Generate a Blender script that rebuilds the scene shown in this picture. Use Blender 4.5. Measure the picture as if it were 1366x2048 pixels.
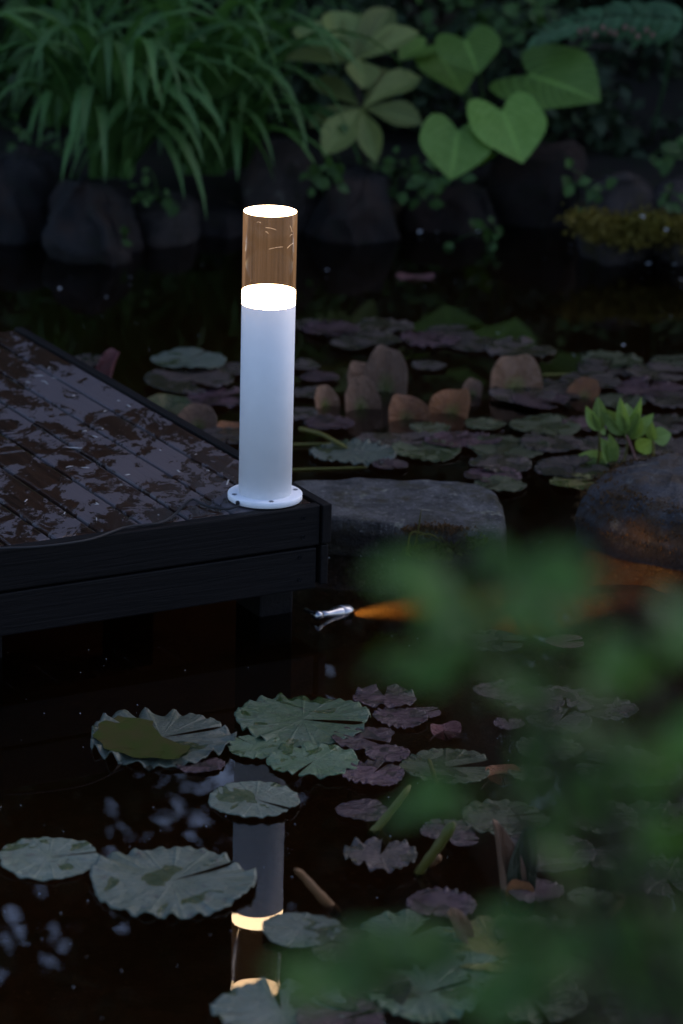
import bpy, math, random
from math import sin, cos, pi, radians, sqrt, exp, atan2
from mathutils import Vector, Matrix, noise

for o in list(bpy.data.objects):
    bpy.data.objects.remove(o)
SC = bpy.context.scene
COL = SC.collection
RND = random.Random(7)

# ------------------------------------------------------------------ camera
FPX, PITCH, ROLL, CAMH = 6404.6, 0.3069, 0.0264, 1.832
cd = bpy.data.cameras.new('camera')
cam = bpy.data.objects.new('camera', cd)
COL.objects.link(cam)
cam.location = (0, 0, CAMH)
FW = Vector((0, cos(PITCH), -sin(PITCH)))
UP0 = Vector((0, sin(PITCH), cos(PITCH)))
RT0 = Vector((1, 0, 0))
RT = cos(ROLL) * RT0 + sin(ROLL) * UP0
UP = -sin(ROLL) * RT0 + cos(ROLL) * UP0
cam.matrix_world = Matrix.Translation((0, 0, CAMH)) @ Matrix((RT, UP, -FW)).transposed().to_4x4()
cd.sensor_fit = 'VERTICAL'
cd.sensor_height = 36
cd.sensor_width = 24
cd.lens = FPX / 2048 * 36
cd.clip_start = 0.05
cd.clip_end = 300
cd.dof.use_dof = True
cd.dof.focus_distance = 5.2
cd.dof.aperture_fstop = 4.0
SC.camera = cam

# ------------------------------------------------------------------ light
SUN_EL, SUN_AZ = radians(38), radians(52)      # veiled sun beyond the garden trees, deep evening shade
w = bpy.data.worlds.new('World')
SC.world = w
w.use_nodes = True
nt = w.node_tree
bg = nt.nodes['Background']
sky = nt.nodes.new('ShaderNodeTexSky')
sky.sky_type = 'NISHITA'
sky.sun_disc = False
sky.sun_elevation = SUN_EL
sky.sun_rotation = SUN_AZ
sky.air_density = 1.0
sky.dust_density = 1.2
sky.ozone_density = 2.5
tint = nt.nodes.new('ShaderNodeMix')
tint.data_type = 'RGBA'
tint.blend_type = 'MULTIPLY'
tint.inputs[0].default_value = 1.0
tint.inputs[7].default_value = (1.0, 0.935, 0.985, 1)      # the camera's cool white balance
nt.links.new(sky.outputs[0], tint.inputs[6])
nt.links.new(tint.outputs[2], bg.inputs[0])
bg.inputs[1].default_value = 0.13
sd = bpy.data.lights.new('sun', 'SUN')
so = bpy.data.objects.new('sun', sd)
COL.objects.link(so)
sd.energy = 0.1
sd.angle = radians(25)
sd.color = (1.0, 0.95, 0.9)
sdir = Vector((sin(SUN_AZ) * cos(SUN_EL), cos(SUN_AZ) * cos(SUN_EL), sin(SUN_EL)))
so.rotation_euler = sdir.to_track_quat('Z', 'Y').to_euler()
SC.view_settings.view_transform = 'Standard'
SC.view_settings.look = 'None'
SC.view_settings.gamma = 1
SC.view_settings.exposure = 1.22
SC.view_settings.use_curve_mapping = False
SC.cycles.use_denoising = True
SC.cycles.max_bounces = 6
SC.cycles.diffuse_bounces = 2
SC.cycles.glossy_bounces = 3
SC.cycles.transparent_max_bounces = 10
SC.cycles.volume_bounces = 1
SC.cycles.sample_clamp_indirect = 4
SC.cycles.caustics_reflective = False
SC.cycles.caustics_refractive = False


# ------------------------------------------------------------------ layout helpers
def ray(px, py):
    return FW + RT * ((px - 683) / FPX) - UP * ((py - 1024) / FPX)


def onz(px, py, z=0.0):
    d = ray(px, py)
    return Vector((0, 0, CAMH)) + d * ((z - CAMH) / d.z)


def ony(px, py, y):
    d = ray(px, py)
    return Vector((0, 0, CAMH)) + d * (y / d.y)


def depth(p):
    return (p - Vector((0, 0, CAMH))).dot(FW)


def msize(px, p):
    return px * depth(p) / FPX


# ------------------------------------------------------------------ object helpers
def link(name, me, mat=None, parent=None):
    o = bpy.data.objects.new(name, me)
    COL.objects.link(o)
    if mat is not None and me is not None and not me.materials:
        me.materials.append(mat)
    if parent is not None:
        o.parent = parent
    return o


def tag(o, label, cat, group=None):
    o['label'] = label
    o['category'] = cat
    if group:
        o['group'] = group
    return o


def thing(name, loc, label, cat, group=None):
    o = bpy.data.objects.new(name, None)
    o.empty_display_size = 0.05
    COL.objects.link(o)
    o.location = loc
    return tag(o, label, cat, group)


def mesh(name, vs, fs, smooth=True, uv=None):
    me = bpy.data.meshes.new(name)
    me.from_pydata([tuple(v) for v in vs], [], fs)
    if uv is not None:
        l = me.uv_layers.new(name='UVMap')
        for lp in me.loops:
            l.data[lp.index].uv = uv[lp.vertex_index]
    if smooth:
        me.polygons.foreach_set('use_smooth', [True] * len(me.polygons))
    me.update()
    return me


def box(name, mat, parent, origin, ax, ay, az, bev=0.003):
    """a bevelled box: origin corner plus three edge vectors"""
    import bmesh
    bm = bmesh.new()
    v = []
    for k in range(8):
        p = origin + ax * (k & 1) + ay * ((k >> 1) & 1) + az * ((k >> 2) & 1)
        v.append(bm.verts.new(p))
    for f in ((0, 2, 3, 1), (4, 5, 7, 6), (0, 1, 5, 4), (2, 6, 7, 3), (0, 4, 6, 2), (1, 3, 7, 5)):
        bm.faces.new([v[i] for i in f])
    bmesh.ops.recalc_face_normals(bm, faces=bm.faces)
    if bev:
        bmesh.ops.bevel(bm, geom=bm.edges[:], offset=bev, segments=2, affect='EDGES', profile=0.6)
    me = bpy.data.meshes.new(name)
    bm.to_mesh(me)
    bm.free()
    return link(name, me, mat, parent)


def tube_mesh(name, pts, rad, n=8, cap=True):
    vs, fs = [], []
    m = len(pts)
    for i, p in enumerate(pts):
        a = pts[max(i - 1, 0)]
        b = pts[min(i + 1, m - 1)]
        t = (Vector(b) - Vector(a)).normalized()
        u = t.orthogonal().normalized() if i == 0 else (pu - t * pu.dot(t)).normalized()
        pu = u
        v = t.cross(u)
        r = rad[i] if isinstance(rad, (list, tuple)) else rad
        for k in range(n):
            an = 2 * pi * k / n
            vs.append(Vector(p) + u * (r * cos(an)) + v * (r * sin(an)))
    for i in range(m - 1):
        for k in range(n):
            k2 = (k + 1) % n
            fs.append((i * n + k, i * n + k2, (i + 1) * n + k2, (i + 1) * n + k))
    if cap:
        fs.append(tuple(range(n - 1, -1, -1)))
        fs.append(tuple((m - 1) * n + k for k in range(n)))
    return mesh(name, vs, fs)


def lathe(name, prof, n=64, smooth=True):
    vs, fs = [], []
    m = len(prof)
    for r, z in prof:
        for k in range(n):
            a = 2 * pi * k / n
            vs.append((r * cos(a), r * sin(a), z))
    for i in range(m - 1):
        for k in range(n):
            k2 = (k + 1) % n
            fs.append((i * n + k, i * n + k2, (i + 1) * n + k2, (i + 1) * n + k))
    me = mesh(name, vs, fs, smooth)
    return me


def spline(pts, n):
    """Catmull-Rom through points"""
    P = [Vector(p) for p in pts]
    P = [P[0] * 2 - P[1]] + P + [P[-1] * 2 - P[-2]]
    out = []
    segs = len(P) - 3
    for i in range(n):
        t = i / (n - 1) * segs
        k = min(int(t), segs - 1)
        u = t - k
        a, b, c, d = P[k:k + 4]
        out.append(0.5 * ((2 * b) + (c - a) * u + (2 * a - 5 * b + 4 * c - d) * u * u + (3 * b - a - 3 * c + d) * u ** 3))
    return out


# ------------------------------------------------------------------ materials
def new_mat(name):
    m = bpy.data.materials.new(name)
    m.use_nodes = True
    n = m.node_tree
    b = n.nodes['Principled BSDF']
    return m, n, b


def node(n, t, **kw):
    x = n.nodes.new(t)
    for k, v in kw.items():
        if k.startswith('i_'):
            x.inputs[k[2:].replace('_', ' ')].default_value = v
        else:
            setattr(x, k, v)
    return x


def ramp(n, src, stops):
    r = n.nodes.new('ShaderNodeValToRGB')
    e = r.color_ramp.elements
    while len(e) < len(stops):
        e.new(0.5)
    for k, (p, c) in enumerate(stops):
        e[k].position = p
        e[k].color = (c[0], c[1], c[2], 1) if isinstance(c, (tuple, list)) else (c, c, c, 1)
    n.links.new(src, r.inputs[0])
    return r


def noise_tex(n, vec, scale, detail=4, rough=0.55, dist=0.0):
    t = n.nodes.new('ShaderNodeTexNoise')
    t.inputs['Scale'].default_value = scale
    t.inputs['Detail'].default_value = detail
    t.inputs['Roughness'].default_value = rough
    t.inputs['Distortion'].default_value = dist
    if vec is not None:
        n.links.new(vec, t.inputs['Vector'])
    return t


def bump(n, b, h, strength, dist=0.01):
    bp = n.nodes.new('ShaderNodeBump')
    bp.inputs['Strength'].default_value = strength
    bp.inputs['Distance'].default_value = dist
    n.links.new(h, bp.inputs['Height'])
    n.links.new(bp.outputs[0], b.inputs['Normal'])
    return bp


def mix_col(n, fac, a, b, mode='MIX'):
    m = n.nodes.new('ShaderNodeMix')
    m.data_type = 'RGBA'
    m.blend_type = mode
    for s, v in ((0, fac), (6, a), (7, b)):
        if hasattr(v, 'is_linked') or hasattr(v, 'links'):
            n.links.new(v, m.inputs[s])
        elif s == 0:
            m.inputs[0].default_value = v
        else:
            m.inputs[s].default_value = (v[0], v[1], v[2], 1)
    return m.outputs[2]


def rand_offset(n):
    """object coordinates shifted by the object's own random number"""
    tc = n.nodes.new('ShaderNodeTexCoord')
    oi = n.nodes.new('ShaderNodeObjectInfo')
    mu = n.nodes.new('ShaderNodeMath')
    mu.operation = 'MULTIPLY'
    mu.inputs[1].default_value = 37.0
    n.links.new(oi.outputs['Random'], mu.inputs[0])
    ad = n.nodes.new('ShaderNodeVectorMath')
    ad.operation = 'ADD'
    n.links.new(tc.outputs['Object'], ad.inputs[0])
    n.links.new(mu.outputs[0], ad.inputs[1])
    return ad.outputs[0], oi.outputs['Random'], tc


def pad_mat(name, c1, c2, c3, rough=0.42, veins=0.5, sheen=0.0, wet=0.5, heart=None):
    """lily pad: c1 main, c2 variation, c3 rim and stains; coordinates are in pad radii"""
    m, n, b = new_mat(name)
    vec, rnd, tc = rand_offset(n)
    nz = noise_tex(n, vec, 2.2, 6, 0.65)
    col = mix_col(n, ramp(n, nz.outputs[0], [(0.35, 0), (0.66, 1)]).outputs[0], c1, c2)
    sep = n.nodes.new('ShaderNodeSeparateXYZ')
    n.links.new(tc.outputs['UV'], sep.inputs[0])
    # rim tint, its inner border broken up
    rj = n.nodes.new('ShaderNodeMath'); rj.operation = 'MULTIPLY_ADD'; rj.inputs[1].default_value = 0.35
    rn = noise_tex(n, vec, 5, 4, 0.6)
    n.links.new(rn.outputs[0], rj.inputs[0]); n.links.new(sep.outputs[1], rj.inputs[2])
    rim = ramp(n, rj.outputs[0], [(1.02, 0), (1.16, 0.75)])
    col = mix_col(n, rim.outputs[0], col, c3)
    if heart:
        hr = ramp(n, sep.outputs[1], [(0.1, 0.9), (0.5, 0)])
        col = mix_col(n, hr.outputs[0], col, heart)
    # veins radiating from the stalk
    mu = n.nodes.new('ShaderNodeMath'); mu.operation = 'MULTIPLY'; mu.inputs[1].default_value = 2 * pi * 15
    n.links.new(sep.outputs[0], mu.inputs[0])
    sn = n.nodes.new('ShaderNodeMath'); sn.operation = 'SINE'
    n.links.new(mu.outputs[0], sn.inputs[0])
    vr = ramp(n, sn.outputs[0], [(0.8, 0), (1.0, 1)])
    pale = [min(1, x * 1.7 + 0.01) for x in c1]
    vm = n.nodes.new('ShaderNodeMath'); vm.operation = 'MULTIPLY'; vm.inputs[1].default_value = veins * 0.25
    n.links.new(vr.outputs[0], vm.inputs[0])
    col = mix_col(n, vm.outputs[0], col, pale)
    # algae specks and grime
    sp = noise_tex(n, vec, 17, 4, 0.7)
    spm = ramp(n, sp.outputs[0], [(0.60, 0), (0.66, 0.9)])
    col = mix_col(n, spm.outputs[0], col, (0.022, 0.036, 0.010))
    big = noise_tex(n, vec, 6, 5, 0.7)
    bm_ = ramp(n, big.outputs[0], [(0.58, 0), (0.66, 0.7)])
    col = mix_col(n, bm_.outputs[0], col, [x * .6 for x in c3])
    # films of water on the leaf: darker, deeper green and mirror smooth
    wn = noise_tex(n, vec, 1.3, 3, 0.5, 0.6)
    wr = ramp(n, wn.outputs[0], [(0.60 - 0.12 * wet, 0), (0.615 - 0.12 * wet, 1)])
    col = mix_col(n, wr.outputs[0], col, [x * k for x, k in zip(c1, (.5, .55, .3))])
    mr = n.nodes.new('ShaderNodeMapRange'); mr.inputs[3].default_value = 0.6; mr.inputs[4].default_value = 1.25
    n.links.new(rnd, mr.inputs[0])
    hs = n.nodes.new('ShaderNodeHueSaturation')
    n.links.new(mr.outputs[0], hs.inputs['Value'])
    n.links.new(col, hs.inputs['Color'])
    n.links.new(hs.outputs[0], b.inputs['Base Color'])
    rr = ramp(n, wr.outputs[0], [(0.0, rough), (1.0, 0.06)])
    n.links.new(rr.outputs[0], b.inputs['Roughness'])
    b.inputs['Sheen Weight'].default_value = sheen
    b.inputs['Sheen Roughness'].default_value = 0.4
    b.inputs['Sheen Tint'].default_value = (0.8, 0.85, 1, 1)
    ad = n.nodes.new('ShaderNodeMath'); ad.operation = 'MULTIPLY_ADD'; ad.inputs[1].default_value = 0.1
    n.links.new(vr.outputs[0], ad.inputs[0]); n.links.new(nz.outputs[0], ad.inputs[2])
    inv = n.nodes.new('ShaderNodeMath'); inv.operation = 'MULTIPLY_ADD'; inv.inputs[1].default_value = -0.2
    n.links.new(spm.outputs[0], inv.inputs[0]); n.links.new(ad.outputs[0], inv.inputs[2])
    bump(n, b, inv.outputs[0], 0.6, 0.02)
    b.inputs['Specular IOR Level'].default_value = 0.35
    return m


M = {}
M['pad_green'] = pad_mat('pad_green', (0.06, 0.105, 0.042), (0.085, 0.13, 0.08), (0.10, 0.075, 0.07), wet=.15)
M['pad_grey'] = pad_mat('pad_grey', (0.075, 0.095, 0.062), (0.11, 0.13, 0.10), (0.10, 0.07, 0.065), wet=.1)
M['pad_purple'] = pad_mat('pad_purple', (0.028, 0.011, 0.013), (0.078, 0.042, 0.048), (0.11, 0.035, 0.04), rough=0.26, veins=0.9, wet=.35)
M['pad_dull'] = pad_mat('pad_dull', (0.036, 0.028, 0.02), (0.062, 0.042, 0.038), (0.06, 0.022, 0.018), rough=0.32, wet=.8)
M['pad_olive'] = pad_mat('pad_olive', (0.036, 0.046, 0.015), (0.055, 0.06, 0.03), (0.06, 0.025, 0.015), wet=.7)
M['pad_yellow'] = pad_mat('pad_yellow', (0.09, 0.10, 0.015), (0.12, 0.09, 0.025), (0.11, 0.04, 0.015), wet=.6)
M['pad_brown'] = pad_mat('pad_brown', (0.13, 0.06, 0.025), (0.19, 0.10, 0.055), (0.08, 0.025, 0.012), rough=0.55, sheen=0.0, wet=-2, heart=(.12, .13, .02))
M['pad_orange'] = pad_mat('pad_orange', (0.20, 0.07, 0.014), (0.14, 0.045, 0.01), (0.08, 0.025, 0.008), rough=0.5, sheen=0.0, wet=-2, heart=(.12, .10, .015))
M['pad_red'] = pad_mat('pad_red', (0.07, 0.013, 0.012), (0.10, 0.025, 0.022), (0.10, 0.03, 0.025), rough=0.3, sheen=0.05, wet=-2)


def leaf_mat(name, c1, c2, rough=0.45, trans=0.25, veincol=None):
    m, n, b = new_mat(name)
    vec, rnd, tc = rand_offset(n)
    nz = noise_tex(n, vec, 7, 4)
    col = mix_col(n, ramp(n, nz.outputs[0], [(0.35, 0), (0.65, 1)]).outputs[0], c1, c2)
    mr = n.nodes.new('ShaderNodeMapRange'); mr.inputs[3].default_value = 0.6; mr.inputs[4].default_value = 1.25
    n.links.new(rnd, mr.inputs[0])
    hs = n.nodes.new('ShaderNodeHueSaturation')
    n.links.new(mr.outputs[0], hs.inputs['Value'])
    n.links.new(col, hs.inputs['Color'])
    sep = n.nodes.new('ShaderNodeSeparateXYZ')
    n.links.new(tc.outputs['UV'], sep.inputs[0])
    # u: across (-1..1 mapped 0..1), v: along
    ab = n.nodes.new('ShaderNodeMath'); ab.operation = 'SUBTRACT'; ab.inputs[1].default_value = 0.5
    n.links.new(sep.outputs[0], ab.inputs[0])
    ab2 = n.nodes.new('ShaderNodeMath'); ab2.operation = 'ABSOLUTE'
    n.links.new(ab.outputs[0], ab2.inputs[0])
    sk = n.nodes.new('ShaderNodeMath'); sk.operation = 'MULTIPLY_ADD'; sk.inputs[1].default_value = -0.9
    n.links.new(ab2.outputs[0], sk.inputs[0]); n.links.new(sep.outputs[1], sk.inputs[2])
    fr = n.nodes.new('ShaderNodeMath'); fr.operation = 'MULTIPLY'; fr.inputs[1].default_value = 2 * pi * 9
    n.links.new(sk.outputs[0], fr.inputs[0])
    sn = n.nodes.new('ShaderNodeMath'); sn.operation = 'SINE'
    n.links.new(fr.outputs[0], sn.inputs[0])
    vr = ramp(n, sn.outputs[0], [(0.82, 0), (1.0, 1)])
    midr = ramp(n, ab2.outputs[0], [(0.0, 1), (0.05, 0)])
    mx = n.nodes.new('ShaderNodeMath'); mx.operation = 'MAXIMUM'
    vm = n.nodes.new('ShaderNodeMath'); vm.operation = 'MULTIPLY'; vm.inputs[1].default_value = 0.35
    n.links.new(vr.outputs[0], vm.inputs[0])
    mm = n.nodes.new('ShaderNodeMath'); mm.operation = 'MULTIPLY'; mm.inputs[1].default_value = 0.6
    n.links.new(midr.outputs[0], mm.inputs[0])
    n.links.new(vm.outputs[0], mx.inputs[0]); n.links.new(mm.outputs[0], mx.inputs[1])
    vc = veincol or [min(1, x * 1.7) for x in c2]
    col2 = mix_col(n, mx.outputs[0], hs.outputs[0], vc)
    n.links.new(col2, b.inputs['Base Color'])
    b.inputs['Roughness'].default_value = rough
    b.inputs['Specular IOR Level'].default_value = 0.2
    bump(n, b, sn.outputs[0], 0.25, 0.003)
    tr = n.nodes.new('ShaderNodeBsdfTranslucent')
    hs2 = n.nodes.new('ShaderNodeHueSaturation'); hs2.inputs['Saturation'].default_value = 1.2; hs2.inputs['Value'].default_value = 1.5
    n.links.new(col2, hs2.inputs['Color'])
    n.links.new(hs2.outputs[0], tr.inputs[0])
    if trans <= 0:
        return m
    mix = n.nodes.new('ShaderNodeMixShader'); mix.inputs[0].default_value = trans
    n.links.new(b.outputs[0], mix.inputs[1]); n.links.new(tr.outputs[0], mix.inputs[2])
    n.links.new(mix.outputs[0], n.nodes['Material Output'].inputs[0])
    return m


M['strap'] = leaf_mat('strap', (0.05, 0.115, 0.03), (0.07, 0.145, 0.04), 0.4)
M['broad'] = leaf_mat('broad', (0.13, 0.16, 0.045), (0.16, 0.19, 0.055), 0.5)
M['hosta'] = leaf_mat('hosta', (0.10, 0.19, 0.03), (0.13, 0.23, 0.045), 0.42)
M['fern'] = leaf_mat('fern', (0.045, 0.10, 0.04), (0.055, 0.115, 0.05), 0.5)
M['ivy'] = leaf_mat('ivy', (0.03, 0.065, 0.015), (0.045, 0.09, 0.02), 0.5)
M['bog'] = leaf_mat('bog', (0.14, 0.21, 0.045), (0.18, 0.25, 0.07), 0.4)
M['bush'] = leaf_mat('bush', (0.055, 0.125, 0.022), (0.08, 0.16, 0.04), 0.35, 0.4)
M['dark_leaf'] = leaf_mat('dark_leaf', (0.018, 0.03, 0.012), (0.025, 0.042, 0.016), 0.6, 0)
M['stalk'] = leaf_mat('stalk', (0.075, 0.075, 0.014), (0.12, 0.105, 0.022), 0.5, 0.1)
M['dead'] = leaf_mat('dead', (0.12, 0.06, 0.025), (0.17, 0.09, 0.04), 0.6, 0.2)
M['pink_stem'] = leaf_mat('pink_stem', (0.16, 0.07, 0.06), (0.19, 0.11, 0.08), 0.5, 0.1)


def rock_mat(name, c1, c2, moss=(0.05, 0.055, 0.012), moss_amt=0.5, wet=0.0, lichen=0.0, rust=None, tide=None):
    m, n, b = new_mat(name)
    vec, rnd, tc = rand_offset(n)
    a = noise_tex(n, vec, 20, 9, 0.72)
    col = mix_col(n, ramp(n, a.outputs[0], [(0.36, 0), (0.64, 1)]).outputs[0], c1, c2)
    g = noise_tex(n, vec, 110, 4, 0.7)
    col = mix_col(n, ramp(n, g.outputs[0], [(0.58, 0), (0.68, 0.8)]).outputs[0], col, [min(1, x * 2.2 + 0.004) for x in c2])
    g2 = noise_tex(n, vec, 200, 2, 0.5)
    col = mix_col(n, ramp(n, g2.outputs[0], [(0.6, 0), (0.7, 0.7)]).outputs[0], col, [x * 0.35 for x in c1])
    if rust:
        r_ = noise_tex(n, vec, 5, 5, 0.6)
        col = mix_col(n, ramp(n, r_.outputs[0], [(0.48, 0), (0.62, 0.8)]).outputs[0], col, rust)
    if lichen:
        l = noise_tex(n, vec, 16, 6, 0.7)
        col = mix_col(n, ramp(n, l.outputs[0], [(0.6, 0), (0.66, lichen)]).outputs[0], col, (0.22, 0.22, 0.17))
    mo = noise_tex(n, vec, 13, 6, 0.7)
    mor = ramp(n, mo.outputs[0], [(0.62 - 0.25 * moss_amt, 0), (0.72 - 0.25 * moss_amt, 0.9)])
    col = mix_col(n, mor.outputs[0], col, moss)
    if tide:
        # algae-stained zone above the water line
        sx = n.nodes.new('ShaderNodeSeparateXYZ')
        n.links.new(tc.outputs['Object'], sx.inputs[0])
        tm = n.nodes.new('ShaderNodeMath'); tm.operation = 'MULTIPLY_ADD'; tm.inputs[1].default_value = 0.03
        n.links.new(mo.outputs[0], tm.inputs[0]); n.links.new(sx.outputs[2], tm.inputs[2])
        td = ramp(n, tm.outputs[0], [(0.008, 0), (0.014, 1), (tide + .006, 1), (tide + .018, 0)])
        col = mix_col(n, td.outputs[0], col, (0.3, 0.27, 0.24), 'MULTIPLY')
    n.links.new(col, b.inputs['Base Color'])
    rr = ramp(n, a.outputs[0], [(0.35, 0.8 - 0.45 * wet), (0.7, 0.9 - 0.3 * wet)])
    n.links.new(rr.outputs[0], b.inputs['Roughness'])
    ad = n.nodes.new('ShaderNodeMath'); ad.operation = 'MULTIPLY_ADD'; ad.inputs[1].default_value = 0.5
    n.links.new(g.outputs[0], ad.inputs[0]); n.links.new(a.outputs[0], ad.inputs[2])
    b.inputs['Specular IOR Level'].default_value = 0.2 + 0.2 * wet
    bump(n, b, ad.outputs[0], 1.0, 0.016)
    return m


M['slab'] = rock_mat('slab', (0.018, 0.018, 0.017), (0.10, 0.10, 0.098), (0.032, 0.028, 0.013), 0.4, 0.2, 0.85, tide=0.05)
M['stone'] = rock_mat('stone', (0.016, 0.016, 0.018), (0.052, 0.053, 0.058), (0.035, 0.02, 0.008), 0.6, 0.5, 0.45, tide=0.045)
M['rock_dark'] = rock_mat('rock_dark', (0.004, 0.0034, 0.003), (0.014, 0.012, 0.0115), (0.009, 0.009, 0.004), 0.35, 0.35, 0, (0.018, 0.008, 0.004))
M['rock_brown'] = rock_mat('rock_brown', (0.006, 0.004, 0.003), (0.016, 0.010, 0.008), (0.01, 0.008, 0.003), 0.3, 0.2, 0, (0.016, 0.006, 0.003))
M['rock_pale'] = rock_mat('rock_pale', (0.014, 0.011, 0.009), (0.042, 0.033, 0.028), (0.012, 0.009, 0.004), 0.4, 0.2, 0.2, (0.03, 0.015, 0.01))
M['rock_moss'] = rock_mat('rock_moss', (0.014, 0.011, 0.009), (0.032, 0.025, 0.022), (0.025, 0.02, 0.005), 0.3, 0.1)
M['soil'] = rock_mat('soil', (0.006, 0.0045, 0.003), (0.014, 0.010, 0.006), (0.008, 0.011, 0.003), 0.6)
M['bed'] = rock_mat('bed', (0.05, 0.034, 0.018), (0.10, 0.07, 0.04), (0.03, 0.028, 0.01), 0.4)
M['moss'] = leaf_mat('moss', (0.05, 0.075, 0.012), (0.075, 0.085, 0.016), 0.8, 0.2)
M['moss_gold'] = leaf_mat('moss_gold', (0.085, 0.075, 0.012), (0.12, 0.09, 0.018), 0.8, 0.2)
M['moss_brown'] = leaf_mat('moss_brown', (0.075, 0.042, 0.016), (0.11, 0.06, 0.022), 0.9, 0.1)
M['bark'] = rock_mat('bark', (0.025, 0.02, 0.015), (0.05, 0.04, 0.03), moss_amt=0.2)
M['petal'] = leaf_mat('petal', (0.45, 0.45, 0.45), (0.5, 0.5, 0.48), 0.5, 0.2)


def wood_mat(name, top):
    m, n, b = new_mat(name)
    vec, rnd, tc = rand_offset(n)
    mp = n.nodes.new('ShaderNodeMapping')
    mp.inputs['Scale'].default_value = (60, 2.5, 60)
    n.links.new(vec, mp.inputs[0])
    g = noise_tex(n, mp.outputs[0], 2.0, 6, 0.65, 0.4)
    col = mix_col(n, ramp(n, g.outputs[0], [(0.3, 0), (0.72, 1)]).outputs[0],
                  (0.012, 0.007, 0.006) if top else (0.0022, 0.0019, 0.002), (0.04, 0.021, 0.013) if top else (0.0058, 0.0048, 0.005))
    if top:
        # standing wet and drying patches, laid along the boards, in world metres
        geo = n.nodes.new('ShaderNodeNewGeometry')
        mp2 = n.nodes.new('ShaderNodeMapping')
        mp2.inputs['Rotation'].default_value = (0, 0, radians(-29.3))
        mp2.inputs['Scale'].default_value = (1.0, 0.62, 1.0)
        n.links.new(geo.outputs['Position'], mp2.inputs[0])
        p = noise_tex(n, mp2.outputs[0], 17, 9, 0.72, 0.4)
        p2 = noise_tex(n, mp2.outputs[0], 3.2, 3, 0.5)
        s = n.nodes.new('ShaderNodeMath'); s.operation = 'MULTIPLY_ADD'; s.inputs[1].default_value = 0.55
        n.links.new(p2.outputs[0], s.inputs[0]); n.links.new(p.outputs[0], s.inputs[2])
        dry = ramp(n, s.outputs[0], [(0.795, 0), (0.84, 1)])
        col = mix_col(n, dry.outputs[0], col, (0.058, 0.049, 0.054))
        rgh = ramp(n, dry.outputs[0], [(0.0, 0.07), (1.0, 0.5)])
        n.links.new(rgh.outputs[0], b.inputs['Roughness'])
        dm = n.nodes.new('ShaderNodeMath'); dm.operation = 'MULTIPLY'
        n.links.new(g.outputs[0], dm.inputs[0]); n.links.new(dry.outputs[0], dm.inputs[1])
        # grooves still show faintly under the water film
        dm2 = n.nodes.new('ShaderNodeMath'); dm2.operation = 'MULTIPLY_ADD'; dm2.inputs[1].default_value = 0.25
        n.links.new(g.outputs[0], dm2.inputs[0]); n.links.new(dm.outputs[0], dm2.inputs[2])
        bump(n, b, dm2.outputs[0], 0.35, 0.004)
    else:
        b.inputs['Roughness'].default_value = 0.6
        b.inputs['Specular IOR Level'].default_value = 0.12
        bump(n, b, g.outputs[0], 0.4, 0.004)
    n.links.new(col, b.inputs['Base Color'])
    return m


M['deck_top'] = wood_mat('deck_top', True)
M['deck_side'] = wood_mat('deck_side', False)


def plain(name, c, rough=0.4, metal=0.0, bumpy=0.0):
    m, n, b = new_mat(name)
    tc = n.nodes.new('ShaderNodeTexCoord')
    z = noise_tex(n, tc.outputs['Object'], 30, 5)
    col = mix_col(n, z.outputs[0], [x * 0.93 for x in c], [min(1, x * 1.05) for x in c])
    n.links.new(col, b.inputs['Base Color'])
    b.inputs['Roughness'].default_value = rough
    b.inputs['Metallic'].default_value = metal
    if bumpy:
        z2 = noise_tex(n, tc.outputs['Object'], 900, 2)
        bump(n, b, z2.outputs[0], bumpy, 0.001)
    return m


M['white_paint'] = plain('white_paint', (0.78, 0.79, 0.8), 0.55, 0, 0.15)
M['screw'] = plain('screw', (0.25, 0.26, 0.28), 0.35, 1.0)
M['black_rubber'] = plain('black_rubber', (0.004, 0.004, 0.005), 0.75)
M['steel'] = plain('steel', (0.22, 0.23, 0.25), 0.25, 1.0)


def emit(name, c, s):
    m, n, b = new_mat(name)
    b.inputs['Base Color'].default_value = (0.8, 0.75, 0.65, 1)
    b.inputs['Emission Color'].default_value = (c[0], c[1], c[2], 1)
    b.inputs['Emission Strength'].default_value = s
    return m


M['glow_band'] = emit('glow_band', (1.0, 0.66, 0.36), 9.0)
M['glow_top'] = emit('glow_top', (1.0, 0.68, 0.4), 6.0)
M['scratch_glint'] = emit('scratch_glint', (1.0, 0.6, 0.3), 0.5)  # emission stands in for lamp light caught by the scratches
M['spot_lens'] = emit('spot_lens', (1.0, 0.55, 0.15), 3.0)

# clear acrylic: glassy skin; streaked emission stands in for lamp light scattered inside
m, n, b = new_mat('acrylic')
n.nodes.remove(b)
tc = n.nodes.new('ShaderNodeTexCoord')
mp = n.nodes.new('ShaderNodeMapping'); mp.inputs['Scale'].default_value = (260, 260, 4)
n.links.new(tc.outputs['Object'], mp.inputs[0])
st = noise_tex(n, mp.outputs[0], 1.0, 3, 0.6)
mp3 = n.nodes.new('ShaderNodeMapping'); mp3.inputs['Scale'].default_value = (8, 8, 900)
n.links.new(tc.outputs['Object'], mp3.inputs[0])
st2 = noise_tex(n, mp3.outputs[0], 1.0, 2, 0.5)
ad = n.nodes.new('ShaderNodeMath'); ad.operation = 'MULTIPLY'
n.links.new(st.outputs[0], ad.inputs[0]); n.links.new(st2.outputs[0], ad.inputs[1])
es = ramp(n, st.outputs[0], [(0.3, 0.4), (0.75, 1.0)])
em = n.nodes.new('ShaderNodeEmission'); em.inputs[0].default_value = (1.0, 0.56, 0.3, 1)
es2 = n.nodes.new('ShaderNodeMath'); es2.operation = 'MULTIPLY'; es2.inputs[1].default_value = 0.042
n.links.new(es.outputs[0], es2.inputs[0]); n.links.new(es2.outputs[0], em.inputs[1])
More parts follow.
